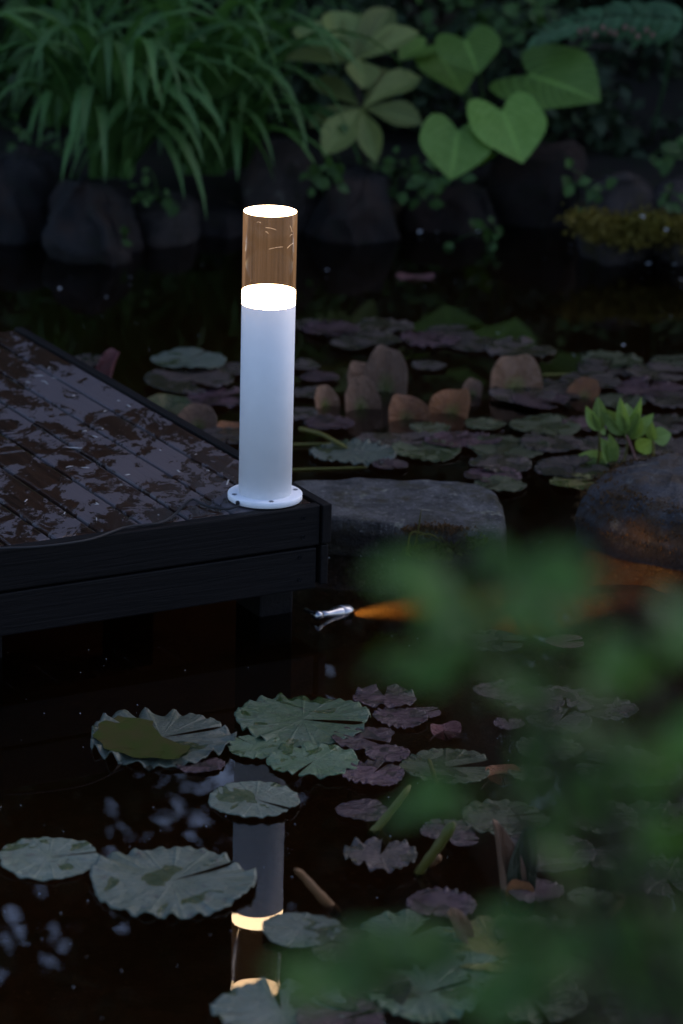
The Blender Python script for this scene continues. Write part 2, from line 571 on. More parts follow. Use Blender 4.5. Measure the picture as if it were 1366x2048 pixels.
tr = n.nodes.new('ShaderNodeBsdfTransparent'); tr.inputs[0].default_value = (0.9, 0.86, 0.8, 1)
gl = n.nodes.new('ShaderNodeBsdfGlossy'); gl.inputs['Roughness'].default_value = 0.02
fr = n.nodes.new('ShaderNodeFresnel'); fr.inputs[0].default_value = 1.15
mx = n.nodes.new('ShaderNodeMixShader')
n.links.new(fr.outputs[0], mx.inputs[0]); n.links.new(tr.outputs[0], mx.inputs[1]); n.links.new(gl.outputs[0], mx.inputs[2])
ads = n.nodes.new('ShaderNodeAddShader')
n.links.new(mx.outputs[0], ads.inputs[0]); n.links.new(em.outputs[0], ads.inputs[1])
n.links.new(ads.outputs[0], n.nodes['Material Output'].inputs[0])
M['acrylic'] = m

# pond water: still mirror skin over brown, slightly silty water
m, n, b = new_mat('pond_water')
n.nodes.remove(b)
tr = n.nodes.new('ShaderNodeBsdfTransparent'); tr.inputs[0].default_value = (0.85, 0.8, 0.72, 1)
gl = n.nodes.new('ShaderNodeBsdfGlossy'); gl.inputs['Roughness'].default_value = 0.0
fr = n.nodes.new('ShaderNodeFresnel'); fr.inputs[0].default_value = 1.333
tc = n.nodes.new('ShaderNodeTexCoord')
wz = noise_tex(n, tc.outputs['Object'], 5, 2)
bp = n.nodes.new('ShaderNodeBump'); bp.inputs['Strength'].default_value = 0.012; bp.inputs['Distance'].default_value = 0.02
n.links.new(wz.outputs[0], bp.inputs['Height'])
n.links.new(bp.outputs[0], gl.inputs['Normal'])
mx = n.nodes.new('ShaderNodeMixShader')
n.links.new(fr.outputs[0], mx.inputs[0]); n.links.new(tr.outputs[0], mx.inputs[1]); n.links.new(gl.outputs[0], mx.inputs[2])
n.links.new(mx.outputs[0], n.nodes['Material Output'].inputs[0])
vs_ = n.nodes.new('ShaderNodeVolumeScatter'); vs_.inputs[0].default_value = (0.9, 0.55, 0.2, 1); vs_.inputs[1].default_value = 0.13
va = n.nodes.new('ShaderNodeVolumeAbsorption'); va.inputs[0].default_value = (0.55, 0.3, 0.08, 1); va.inputs[1].default_value = 2.6
av = n.nodes.new('ShaderNodeAddShader')
n.links.new(vs_.outputs[0], av.inputs[0]); n.links.new(va.outputs[0], av.inputs[1])
n.links.new(av.outputs[0], n.nodes['Material Output'].inputs[1])
M['water'] = m


def structure(o):
    o['kind'] = 'structure'
    return o


# ------------------------------------------------------------------ ground, pond bed and water
def smooth01(t):
    t = max(0, min(1, t))
    return t * t * (3 - 2 * t)


def ground_h(x, y):
    far = 8.12 + 0.10 * sin(x * 2.1) + 0.06 * sin(x * 5.3 + 1)
    e = max((y - far), (2.3 + 0.15 * sin(x * 1.7) - y), (abs(x) - 5.0))
    n1 = noise.noise(Vector((x * 1.3, y * 1.3, 0.3)))
    bedz = -0.30 + 0.05 * n1
    # silty bed raised round the stepping stones, shaped to catch the spotlight beam
    d = sqrt(((x - 0.45) / 0.75) ** 2 + ((y - 5.4) / 0.5) ** 2)
    bedz += 0.14 * smooth01(1.25 - d)
    d2 = sqrt(((x - 0.56) / 0.34) ** 2 + ((y - 5.46) / 0.2) ** 2)
    bedz = max(bedz, -0.035 - 0.10 * max(0, d2 - .3))
    land = 0.06 + 0.045 * max(0, e) + 0.03 * n1
    return bedz + (land - bedz) * smooth01(e / 0.35)


xs = sorted(set([-30 + 2.5 * i for i in range(25)] + [round(-5.6 + 0.08 * i, 3) for i in range(141)]))
ys = sorted(set([-12 + 2.0 * i for i in range(7)] + [round(1.6 + 0.08 * i, 3) for i in range(98)] + [10 + 2.5 * i for i in range(14)]))
vs, fs = [], []
for y in ys:
    for x in xs:
        vs.append((x, y, ground_h(x, y)))
nx = len(xs)
for j in range(len(ys) - 1):
    for i in range(nx - 1):
        fs.append((j * nx + i, j * nx + i + 1, (j + 1) * nx + i + 1, (j + 1) * nx + i))
gm = mesh('ground', vs, fs)
gm.materials.append(M['soil'])
gm.materials.append(M['bed'])
for p in gm.polygons:
    if p.center.z < 0.0:
        p.material_index = 1
structure(link('ground', gm))
wv = [(x, y, z) for z in (-0.5, 0.0) for y in (1.9, 8.55) for x in (-5.45, 5.45)]
wm = mesh('pond_water', wv, [(0, 2, 3, 1), (4, 5, 7, 6), (0, 1, 5, 4), (2, 6, 7, 3), (0, 4, 6, 2), (1, 3, 7, 5)], smooth=False)
structure(link('pond_water', wm, M['water']))

# ------------------------------------------------------------------ trees and shrubs behind the pond
def leaf_cloud(name, n_leaf, sample, size, rnd, mat, parent, kind=None):
    vs, fs = [], []
    for i in range(n_leaf):
        p = sample(rnd)
        s = size * rnd.uniform(0.6, 1.35)
        d = Vector((rnd.gauss(0, 1), rnd.gauss(0, 1), rnd.gauss(-0.2, 0.7))).normalized()
        q = d.orthogonal().normalized()
        q = Matrix.Rotation(rnd.uniform(0, 6.28), 3, d) @ q
        k = len(vs)
        vs += [p, p + d * s * 0.5 + q * s * 0.3, p + d * s, p + d * s * 0.5 - q * s * 0.3]
        fs.append((k, k + 1, k + 2, k + 3))
    o = link(name, mesh(name, vs, fs, smooth=False), mat, parent)
    if kind:
        o['kind'] = kind
    return o


def tree(x, y, h, rx, z0, n_leaf, seed, label, name='garden_tree', gaps=0.0, size=0.16):
    r = random.Random(seed)
    gz = ground_h(x, y)
    t = thing(name, (x, y, gz), label, 'tree', 'trees behind the pond')
    pts = spline([(0, 0, -0.1), (r.uniform(-.1, .1), r.uniform(-.1, .1), h * .4), (r.uniform(-.3, .3), r.uniform(-.2, .2), h * .95)], 10)
    link('trunk', tube_mesh('trunk', pts, [0.16 * (1 - i / 10.5) + 0.01 for i in range(10)], 8), M['bark'], t)
    clumps = []
    for i in range(46):
        zz = z0 + (h - z0) * r.random()
        k = (zz - z0) / (h - z0)
        rr = rx * (0.35 + 0.75 * sin(pi * min(1, 0.22 + 0.78 * k)))
        a = r.uniform(0, 6.283)
        q = rr * sqrt(r.random())
        clumps.append((Vector((q * cos(a), q * sin(a), zz)), r.uniform(0.3, 0.62) * (1 - 0.3 * gaps)))
    lv, lf = [], []
    for c, s in clumps[::3]:
        b0 = Vector(pts[min(9, max(1, int(c.z / h * 7)))])
        mm = spline([b0, (b0 + c) / 2 + Vector((0, 0, -.1)), c], 5)
        me = tube_mesh('l', mm, [0.045, 0.035, 0.026, 0.018, 0.008], 5)
        off = len(lv)
        lv += [v.co.copy() for v in me.vertices]
        lf += [tuple(off + i for i in p.vertices) for p in me.polygons]
        bpy.data.meshes.remove(me)
    link('limbs', mesh('limbs', lv, lf), M['bark'], t)

    def sample(rr):
        c, s = rr.choice(clumps)
        return c + Vector((rr.gauss(0, 1), rr.gauss(0, 1), rr.gauss(0, .8))) * s * 0.55
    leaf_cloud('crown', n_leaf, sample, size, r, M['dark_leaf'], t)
    return t


TL = ['tall leafy tree rising beyond the dark hedge', ]
for i, (x, y, h, rx, z0, nl, gp) in enumerate([
        (-5.2, 12.0, 8.5, 2.3, 0.8, 9000, 0), (-2.15, 12.6, 8.8, 1.5, 0.8, 13000, .6), (0.35, 12.2, 9.5, 1.75, 0.7, 20000, 0),
        (2.9, 12.6, 9.0, 2.1, 0.7, 17000, 0), (5.9, 11.8, 8.5, 2.3, 0.6, 8000, 0), (1.6, 14.6, 10.5, 2.3, 1.2, 9000, 0),
        (-3.6, 15.2, 6.0, 1.9, 1.0, 6500, .5), (-1.3, 16.2, 8.0, 2.2, 1.0, 5200, .5)]):
    tree(x, y, h, rx, z0, nl, 40 + i, TL[0], gaps=gp)


def shrub(x, y, rx, ry, h, n_leaf, seed, label, size=0.07, mat='dark_leaf', name='dark_shrub', group='dark shrubs backing the planting'):
    r = random.Random(seed)
    gz = ground_h(x, y)
    t = thing(name, (x, y, gz), label, 'shrub', group)
    for k in range(5):
        a = r.uniform(0, 6.28)
        e = Vector((rx * .6 * cos(a), ry * .6 * sin(a), h * r.uniform(.5, .9)))
        link('stem', tube_mesh('stem', spline([(0, 0, -.03), e * .5 + Vector((0, 0, .1)), e], 6), [.02, .018, .015, .012, .009, .005], 5), M['bark'], t)
    cl = []
    for k in range(40):
        a = r.uniform(0, 6.28); q = sqrt(r.random()); zz = r.random() ** 1.15
        q *= sqrt(max(0.05, 1 - zz ** 2.5))
        cl.append(Vector((rx * q * cos(a), ry * q * sin(a), h * (0.05 + .95 * zz))))

    def sample(rr):
        c = rr.choice(cl)
        return c + Vector((rr.gauss(0, 1) * rx, rr.gauss(0, 1) * ry, rr.gauss(0, 1) * h)) * 0.13
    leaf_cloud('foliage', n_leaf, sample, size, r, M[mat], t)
    return t


for i, (x, y, rx, ry, h) in enumerate([(-2.6, 10.3, 1.0, .6, 1.6), (-1.1, 10.4, 1.0, .6, 1.9), (0.4, 10.3, .95, .55, 1.7), (1.8, 10.4, 1.0, .6, 2.0), (3.2, 10.3, 1.0, .6, 1.8), (-.35, 10.9, .8, .5, 1.9), (-1.85, 10.9, .8, .5, 1.9), (1.1, 10.9, .8, .5, 2.0), (2.5, 10.9, .8, .5, 2.0)]):
    shrub(x, y, rx, ry, h, 7500, 90 + i, 'dense dark evergreen shrub in the hedge behind the pond plants', 0.075)
for i, (x, y, rx, ry, h, nl) in enumerate([(0.52, 9.05, .35, .22, .36, 1500), (1.25, 9.0, .4, .25, .42, 1600), (-0.95, 9.15, .4, .22, .42, 1500), (0.0, 9.1, .3, .2, .4, 1400)]):
    shrub(x, y, rx, ry, h, nl, 120 + i, 'low dark green shrub right behind the ' + ('hosta', 'compound leaf plant', 'strap leaved clumps', 'whorled plant')[i], 0.045, name='low_shrub', group='low shrubs on the bank')


# ------------------------------------------------------------------ stones
def stone(name, outline, prof, seed, mat, label, amp=0.012, nseg=56, freq=5.0, cat='stone', group=None, tilt=(0, 0)):
    """a stone standing where its outline (x, y points) lies; prof: (scale, z) rings from the top middle outwards and down"""
    P = [Vector((p[0], p[1], 0)) for p in outline]
    c = sum(P, Vector()) / len(P)
    L = P + [P[0]]
    lens = [(L[i + 1] - L[i]).length for i in range(len(P))]
    tot = sum(lens)
    ring = []
    for k in range(nseg):
        d = tot * k / nseg
        i = 0
        while d > lens[i]:
            d -= lens[i]; i += 1
        ring.append(L[i].lerp(L[i + 1], d / lens[i]) - c)
    # round the corners a little
    ring = [(ring[k - 1] + ring[k] * 2 + ring[(k + 1) % nseg]) / 4 for k in range(nseg)]
    vs, fs = [Vector((0, 0, prof[0][1]))], []
    for s, z in prof[1:]:
        for p in ring:
            vs.append(Vector((p.x * s, p.y * s, z)))
    for k in range(nseg):
        fs.append((0, 1 + k, 1 + (k + 1) % nseg))
    for j in range(len(prof) - 2):
        a = 1 + j * nseg
        for k in range(nseg):
            k2 = (k + 1) % nseg
            fs.append((a + k, a + nseg + k, a + nseg + k2, a + k2))
    off = Vector((seed * 3.7, seed * 1.3, 0))
    out = []
    for v in vs:
        q = v * freq + off
        d = noise.noise_vector(q) * amp + noise.noise_vector(q * 2.7) * amp * 0.5 + noise.noise_vector(q * 7) * amp * 0.22
        d.z *= 0.6
        t = Vector((0, 0, v.x * tilt[0] + v.y * tilt[1])) * max(0, min(1, v.z / max(0.01, prof[0][1])))
        out.append(v + d + t)
    o = link(name, mesh(name, out, fs), mat)
    o.location = c
    return tag(o, label, cat, group)


SLAB_Z = 0.068
ol = [onz(x, y, SLAB_Z) for x, y in ((575, 958), (700, 952), (800, 954), (900, 960), (960, 966), (1004, 985), (1010, 1020), (1008, 1063), (930, 1060), (820, 1052), (700, 1040), (620, 1034), (560, 1030))]
slab_prof = [(0, SLAB_Z)] + [(s, SLAB_Z) for s in (.15, .3, .45, .6, .72, .82, .9)] + [(.955, SLAB_Z - .001), (.985, SLAB_Z - .006), (1.0, SLAB_Z - .018), (1.0, .035), (1.005, .012), (1.02, -.015), (1.06, -.045), (1.12, -.09), (1.15, -.3)]
stone('stepping_stone', ol, slab_prof, 3, M['slab'], 'flat grey granite slab in the water beside the deck corner', 0.008, 96, 9.0)
rs = onz(1345, 1045, .03)
ol = [(rs.x + .165 * 1.0 * cos(a) * (1 + .06 * sin(2 * a + 1)) , rs.y + .20 * sin(a)) for a in [2 * pi * k / 24 for k in range(24)]]
stone('boulder', ol, [(0, .128), (.2, .127), (.4, .124), (.55, .12), (.68, .112), (.78, .102), (.87, .086), (.94, .064), (.985, .04), (1.0, .015), (1.03, -.008), (1.10, -.03), (1.22, -.06), (1.4, -.1), (1.5, -.3)], 8, M['stone'],
      'rounded dark boulder with brown moss standing in the pond', 0.026, 96, 8.0)


def bank_rock(px0, px1, py0, py1, Y, mat, seed, label, depth_=0.3, flat=0.6, amp=0.06, cat='rock'):
    a = ony(px0, py1, Y); b = ony(px1, py1, Y); tp = ony((px0 + px1) / 2, py0, Y + depth_ * .4)
    cx = (a.x + b.x) / 2; rx = (b.x - a.x) / 2
    top = tp.z
    bot = -0.3
    r = random.Random(seed)
    ol = []
    for k in range(20):
        t = 2 * pi * k / 20
        e = 0.75
        ol.append((cx + rx * math.copysign(abs(cos(t)) ** e, cos(t)) * r.uniform(.9, 1.05), Y + depth_ * .5 + depth_ * .5 * math.copysign(abs(sin(t)) ** e, sin(t)) * r.uniform(.85, 1.1)))
    h = top
    prof = [(0, h), (.2, h * .99), (.4, h * .97), (flat, h * .93), (.8, h * .78), (.92, h * .55), (.98, h * .3), (1.02, 0.02), (1.0, -.06), (.95, bot)]
    return stone('bank_rock', ol, prof, seed, mat, label, amp, 72, 6.0, cat, 'rocks along the far bank')


bank_rock(-90, 112, 325, 492, 7.95, M['rock_dark'], 1, 'large blackish rock at the water edge left of the strap leaves', .5, .6)
bank_rock(98, 262, 372, 505, 7.75, M['rock_dark'], 2, 'wedge shaped dark rock with rusty stains under the strap leaves', .4, .4)
bank_rock(258, 395, 398, 478, 8.0, M['rock_pale'], 3, 'low pale faced rock under the strap leaves', .3, .6, .025)
bank_rock(350, 500, 415, 480, 8.08, M['rock_brown'], 4, 'low brownish rock between the pale rock and the lamp', .3, .7, .025)
bank_rock(488, 622, 282, 474, 8.15, M['rock_pale'], 5, 'tall upright brown grey rock behind the lamp head', .3, .6)
bank_rock(370, 490, 368, 430, 8.35, M['rock_dark'], 6, 'bluish black rock half hidden under the grass', .25, .6, .02)
bank_rock(615, 800, 352, 482, 8.05, M['rock_dark'], 7, 'dark square rock under the whorled plant', .35, .7)
bank_rock(795, 990, 378, 476, 8.2, M['rock_brown'], 9, 'dark reddish rock under the heart shaped leaves', .35, .65)
bank_rock(960, 1195, 292, 470, 8.3, M['rock_brown'], 10, 'broad dark brown rock under the big round leaf', .4, .7)
bank_rock(1165, 1322, 352, 495, 7.9, M['rock_moss'], 11, 'peaked grey brown rock with golden moss on its foot', .35, .35)
bank_rock(1310, 1460, 372, 500, 7.92, M['rock_moss'], 12, 'mossy rock next to the peaked rock', .35, .5)


# ------------------------------------------------------------------ wooden deck
ZD = 0.208
CORN = Vector((-0.019, 5.168, 0))
U = Vector((-0.8722, -0.4891, 0))       # along the front edge, away from the corner
V = Vector((-0.4891, 0.8722, 0))        # along the side edge, away from the camera
Z = Vector((0, 0, 1))
deck = thing('wooden_deck', CORN, 'dark stained wooden deck with wet boards standing over the pond', 'deck')


def dbox(name, mat, u0, u1, v0, v1, z0, z1, bev=0.003, parent=None):
    """mesh whose local y runs along the board"""
    o = box(name, mat, parent or deck, Vector((0, 0, 0)), Vector((u1 - u0, 0, 0)), Vector((0, v1 - v0, 0)), Vector((0, 0, z1 - z0)), bev)
    pos = U * u0 + V * v0 + Z * z0
    R = Matrix((U, V, Z)).transposed().to_4x4()
    o.matrix_local = Matrix.Translation(pos) @ R
    return o


def ubox(name, mat, u0, u1, v0, v1, z0, z1, bev=0.003, parent=None):
    """board running along U"""
    o = box(name, mat, parent or deck, Vector((0, 0, 0)), Vector((v1 - v0, 0, 0)), Vector((0, u1 - u0, 0)), Vector((0, 0, z1 - z0)), bev)
    pos = U * u0 + V * v1 + Z * z0
    R = Matrix((-V, U, Z)).transposed().to_4x4()
    o.matrix_local = Matrix.Translation(pos) @ R
    return o


DEPTH, FACE, SIDE = 1.30, 0.020, 0.0175
pitch_b, gap = 0.0815, 0.006
u = SIDE + 0.004
bw0 = 0.055
joints = {2: .52, 4: .50, 5: .86, 7: .4, 1: None}
k = 0
while u < 1.35:
    bw = (0.0745 if k == 0 else pitch_b) - gap
    zo = RND.uniform(-.0012, .0012) + (0.0 if k else -.001)
    j = joints.get(k)
    if j:
        dbox('plank', M['deck_top'], u, u + bw, FACE + .003, j - .001, ZD - .022 + zo, ZD + zo, .005)
        dbox('plank', M['deck_top'], u, u + bw, j + .002, DEPTH, ZD - .022 - zo, ZD - zo, .005)
    else:
        dbox('plank', M['deck_top'], u, u + bw, FACE + .003, DEPTH, ZD - .022 + zo, ZD + zo, .005)
    u += bw + gap
    k += 1
# front facing boards and side facing boards, two high
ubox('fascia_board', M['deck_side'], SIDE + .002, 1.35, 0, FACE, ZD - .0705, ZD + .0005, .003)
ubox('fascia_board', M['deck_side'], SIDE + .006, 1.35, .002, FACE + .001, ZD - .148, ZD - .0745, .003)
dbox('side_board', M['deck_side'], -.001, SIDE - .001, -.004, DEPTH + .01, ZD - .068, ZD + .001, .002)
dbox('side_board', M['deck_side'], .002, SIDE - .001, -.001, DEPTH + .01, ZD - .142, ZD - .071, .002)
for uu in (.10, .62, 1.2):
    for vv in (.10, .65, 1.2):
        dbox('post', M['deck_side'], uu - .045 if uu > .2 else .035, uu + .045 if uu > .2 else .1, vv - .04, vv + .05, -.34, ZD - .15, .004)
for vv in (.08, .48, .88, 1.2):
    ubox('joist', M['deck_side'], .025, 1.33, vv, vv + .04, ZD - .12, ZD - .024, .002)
for uu, zz in ((.052, .018), (.052, .052), (.056, .088), (.056, .128)):
    s = link('screw_head', lathe('screw_head', [(0, .0012), (.0028, .0010), (.0033, 0), (.0033, -.002)], 12), M['screw'], deck)
    s.matrix_local = Matrix.Translation(U * uu + V * (-.0001 if zz < .07 else .0019) + Z * (ZD - zz)) @ Matrix.Rotation(radians(90), 4, U)

# ------------------------------------------------------------------ bollard lamp
LX, LY = -0.1305, 5.185
HF, HB, HS, HC = 0.0126, 0.3289, 0.0226, 0.1349
R0 = 0.045
lamp = thing('bollard_lamp', (LX, LY, ZD + .002), 'white bollard lamp with glowing band and clear top on the deck corner', 'lamp')
ZB = HF - .002
fl = link('base_flange', lathe('base_flange', [(0.0, 0), (.0620, 0), (.0634, .0012), (.0634, ZB - .0012), (.0622, ZB), (R0 - .004, ZB)], 96), M['white_paint'], lamp)
for a in (200, 283, 20, 100):
    s = link('screw', lathe('screw', [(0, .0006), (.0026, .0004), (.0036, -.001), (.0042, .0008), (.0044, -.002)], 16), M['screw'], fl)
    s.location = (.0545 * cos(radians(a)), .0545 * sin(radians(a)), ZB)
g = link('cable_gland', tube_mesh('cable_gland', [(0, 0, 0), (0, .008, 0)], .0036, 12), M['black_rubber'], fl)
ga = atan2(-.046, -.0432)
g.location = (.0665 * cos(ga), .0665 * sin(ga), .0052)
g.rotation_euler = (0, 0, ga + pi / 2)
link('post', lathe('post', [(R0 - .003, ZB - .002), (R0, ZB - .001), (R0, ZB + HB - .0006), (R0 - .0006, ZB + HB), (R0 - .003, ZB + HB)], 96), M['white_paint'], lamp)
z1 = ZB + HB
link('light_band', lathe('light_band', [(R0 - .002, z1 - .0005), (R0 - .0003, z1 + .0005), (R0 - .0003, z1 + HS), (0, z1 + HS)], 96), M['glow_band'], lamp)
z2 = z1 + HS
ch = link('clear_head', lathe('clear_head', [(R0 - .0006, z2 + .0008), (R0, z2 + .0012), (R0, z2 + HC - .0012), (R0 - .001, z2 + HC)], 96), M['acrylic'], lamp)
link('top_disc', lathe('top_disc', [(0, z2 + HC - .0003), (R0 - .0012, z2 + HC - .0003), (R0 - .0012, z2 + HC - .0015), (0, z2 + HC - .0015)], 96), M['glow_top'], lamp)
for (a0, a1, zz0, zz1) in ((262, 285, .019, .023), (262, 268, .026, .029), (318, 326, .018, .030), (252, 243, .012, .012), (318, 327, .036, .034), (270, 300, .055, .052), (330, 312, .049, .055)):
    pts = []
    for i in range(8):
        t = i / 7
        a = radians(a0 + (a1 - a0) * t)
        pts.append(((R0 + .0001) * cos(a), (R0 + .0001) * sin(a), z2 + HC - (zz0 + (zz1 - zz0) * t) + .0015 * sin(t * 3)))
    link('scratch_glint', tube_mesh('scratch_glint', pts, .00013, 4), M['scratch_glint'], ch)

# power cable lying over the boards
cp = [(478, 1014), (455, 1018), (425, 1015), (404, 1008), (388, 999), (374, 1004), (348, 1030), (322, 1045), (285, 1050), (245, 1056), (190, 1076), (140, 1086), (70, 1094), (0, 1097), (-60, 1102)]
pts = [onz(x, y, ZD + .0045) for x, y in cp]
pts[0].z = ZD + .0072
lift = Vector((0, 0, .002))
cab = link('power_cable', tube_mesh('power_cable', spline(pts, 90), .0021, 8), M['black_rubber'])
tag(cab, 'thin black cable running from the lamp base across the deck', 'cable')

# ------------------------------------------------------------------ pond spotlight at the deck post
a = onz(634, 1231, .010); bb = onz(697, 1224, -.006)
ax = (bb - a).normalized()
sp = thing('pond_spotlight', a, 'small polished metal spotlight shining at the water surface under the deck corner', 'spotlight')
L = (bb - a).length
rot = ax.to_track_quat('Z', 'Y').to_matrix().to_4x4()
for nm, prof in (('bracket', [(0, -.006), (.006, -.006), (.0085, -.002), (.0085, .008), (.006, .012), (0, .012)]),
                 ('body', [(.0, .006), (.0068, .008), (.0072, L * .3), (.0095, L * .48), (.0128, L * .62), (.0132, L * .7)]),
                 ('head', [(.0128, L * .695), (.0140, L * .71), (.0140, L * .97), (.0132, L), (.0112, L), (.0105, L * .95), (0, L * .95)])):
    o = link(nm, lathe(nm, prof, 32), M['steel'], sp)
    o.matrix_local = rot
o = link('lens', lathe('lens', [(0, L * .965), (.0102, L * .965), (.0102, L * .955)], 24), M['spot_lens'], sp)
o.matrix_local = rot
o = link('mount_arm', tube_mesh('mount_arm', [Vector((0, 0, 0)), Vector((-.008, .01, .0)), Vector((-.02, .035, -.002))], .004, 8), M['steel'], sp)
sl = bpy.data.lights.new('spot_beam', 'SPOT')
sl.energy = 30.0
sl.color = (1.0, 0.58, 0.2)
sl.spot_size = radians(27)
sl.spot_blend = 0.9
sl.shadow_soft_size = 0.008
slo = bpy.data.objects.new('spot_beam', sl)
COL.objects.link(slo)
aim = Vector((.49, 5.50, -.045))
src = bb + ax * .012 + Vector((0, 0, -.004))
slo.parent = sp
slo.matrix_local = Matrix.Translation(src - a) @ (-(aim - src)).to_track_quat('Z', 'Y').to_matrix().to_4x4()


# ------------------------------------------------------------------ lily pads
def pad_mesh(seed, ripple=0.03, notch=0.10, lift=0.0, dish=0.0, nrip=16, n=128, ragged=0.03, bite=None):
    """unit pad, radius 1, cut from the rim to the middle along +x"""
    r = random.Random(seed)
    ph = [r.uniform(0, 6.28) for _ in range(6)]
    rings = [0.0, .12, .25, .4, .55, .7, .82, .91, .965, 1.0]
    vs, fs, uv = [], [], []
    for j, q in enumerate(rings):
        for i in range(n + 1):
            t = i / n
            hw = notch * (1 - 0.35 * q)
            th = hw + (2 * pi - 2 * hw) * t
            ed = min(t, 1 - t) * 72
            rim = 1 - 0.10 * exp(-ed / 2.2)                       # lobes rounded at the cut
            rim += ragged * (0.6 * sin(3 * th + ph[0]) + 0.5 * sin(5 * th + ph[1]) + .35 * sin(11 * th + ph[2]) + .12 * r.uniform(-1, 1) * (q > .95))
            if bite:
                for (ba, bwid, bd) in bite:
                    rim -= bd * exp(-((th - ba) / bwid) ** 2)
            rad = q * (1 + (rim - 1) * q ** 2)
            z = ripple * (sin(nrip * th + ph[3]) * (.7 + .5 * sin(3 * th + ph[4])) + .4 * sin(nrip * 1.7 * th + ph[5])) * 1.35 * q ** 7
            z += 0.035 * sin(2 * th + ph[0]) * q ** 2 + .02 * sin(4 * th + ph[2]) * q ** 2
            z += dish * q ** 2
            z += lift * exp(-((t) / .07)) * q * (1.2 - q * .6) - .25 * lift * exp(-((1 - t) / .05)) * q
            vs.append((rad * cos(th), rad * sin(th), z))
            uv.append((t, q))
    for j in range(len(rings) - 1):
        a = j * (n + 1)
        for i in range(n):
            fs.append((a + i, a + n + 1 + i, a + n + 2 + i, a + i + 1))
    # thin underside lip
    base = (len(rings) - 1) * (n + 1)
    k0 = len(vs)
    for i in range(n + 1):
        x, y, z = vs[base + i]
        vs.append((x * .99, y * .99, z - .022)); uv.append((i / n, 1.0))
    for i in range(n):
        fs.append((base + i, k0 + i, k0 + i + 1, base + i + 1))
    return mesh('lily_pad', vs, fs, True, uv)


PADS = {}


def pad_variant(k, mat, **kw):
    key = (k, mat)
    if key not in PADS:
        me = pad_mesh(k * 7 + 1, **kw)
        me.materials.append(M[mat])
        PADS[key] = me
    return PADS[key]


def pad(px, py, hw, mat, label, group=None, rot=None, var=None, z=None, tilt=0.0, tdir=0.0, name='lily_pad', me=None, squash=1.0):
    global padn
    padn += 1
    p = onz(px, py, 0)
    s = msize(hw, p)
    if var is None:
        var = RND.randrange(6)
    if me is None:
        rp = (.012, .02, .03, .018, .025, .035)[var % 6]
        me = pad_variant(var, mat, ripple=rp, notch=(.06, .1, .2, .05, .12, .08)[var % 6], lift=(0, .06, .03, .1, 0, .05)[var % 6], dish=(.0, .02, 0, .03, .01, .02)[var % 6], nrip=(14, 18, 12, 20, 16, 22)[var % 6])
    o = link(name, me)
    zz = z if z is not None else .0035 + .0045 * ((padn * 7) % 11) / 11 + .022 * s
    R = Matrix.Rotation(tdir, 4, 'Z') @ Matrix.Rotation(tilt, 4, 'X') @ Matrix.Rotation(-tdir, 4, 'Z') @ Matrix.Rotation(RND.uniform(0, 6.28) if rot is None else radians(rot), 4, 'Z')
    o.matrix_world = Matrix.Translation((p.x, p.y, zz + abs(sin(tilt)) * s * .6)) @ R @ Matrix.Diagonal((s, s * squash, s, 1))
    tag(o, label, 'lily pad', group)
    return o


padn = 0


def own(mat, seed, **kw):
    me = pad_mesh(seed, **kw)
    me.materials.append(M[mat])
    return me


# the large pads one can name, in front of the deck
p1 = pad(323, 1482, 146, 'pad_grey', 'large grey green lily pad with a wet olive half and crimped rim', rot=25, z=.006, me=own('pad_grey', 11, ripple=.05, notch=.02, lift=.05, dish=.015, nrip=17, bite=[(.35, .05, .05), (.6, .04, .06)]))
# rain water standing on its lower half
fv, ff, fu = [], [], []
for j, q in enumerate((0.0, .2, .4, .55, .7, .82, .91)):
    for i in range(25):
        e_ = i / 24 * 2 - 1
        th = radians(187 + (92 + 34 * q * (1 - q) * 2 - 26 * q * q + 6 * sin(q * 14)) * e_)
        qq = q * (1 - .04 * sin(i * 1.3))
        fv.append((qq * cos(th), qq * sin(th), .016 + .045 * q * q)); fu.append((i / 24, q * .8))
for j in range(6):
    for i in range(24):
        ff.append((j * 25 + i, j * 25 + 25 + i, j * 25 + 26 + i, j * 25 + i + 1))
film_m, n, b = new_mat('wet_leaf')
tcn = n.nodes.new('ShaderNodeTexCoord')
nzz = noise_tex(n, tcn.outputs['Object'], 3, 4)
n.links.new(mix_col(n, ramp(n, nzz.outputs[0], [(.35, 0), (.65, 1)]).outputs[0], (.034, .046, .01), (.05, .042, .015)), b.inputs['Base Color'])
b.inputs['Roughness'].default_value = .06
fm = mesh('water_film', fv, ff, True, fu)
o = link('water_film', fm, film_m, p1)
p2 = pad(605, 1446, 137, 'pad_green', 'large mid green lily pad with a raised fold, touching the deck reflection', rot=-12, z=.006, me=own('pad_green', 21, ripple=.03, notch=.02, lift=.07, dish=.015, nrip=20))
pad(515, 1500, 62, 'pad_green', 'green lily pad wedged between the two largest ones', rot=140, z=.006, var=1)
pad(628, 1531, 92, 'pad_green', 'ragged green lily pad with torn notches', rot=245, z=.008, me=own('pad_green', 31, ripple=.04, notch=.12, lift=.05, nrip=11, ragged=.05, bite=[(4.0, .12, .25), (.5, .1, .2), (1.4, .15, .12)]))
pad(400, 1530, 50, 'pad_purple', 'small purple lily pad peeping out under the wet olive pad', rot=70, z=.003, var=2)
pad(511, 1606, 92, 'pad_grey', 'speckled oval grey green lily pad over the lamp post reflection', rot=-38, z=.006, me=own('pad_grey', 41, ripple=.015, notch=.03, lift=.05, nrip=18))
pad(98, 1721, 104, 'pad_grey', 'grey green lily pad with a purple nibbled edge', rot=12, z=.006, me=own('pad_grey', 51, ripple=.015, notch=.06, nrip=14, bite=[(.25, .15, .08), (3.3, .1, .06)]))
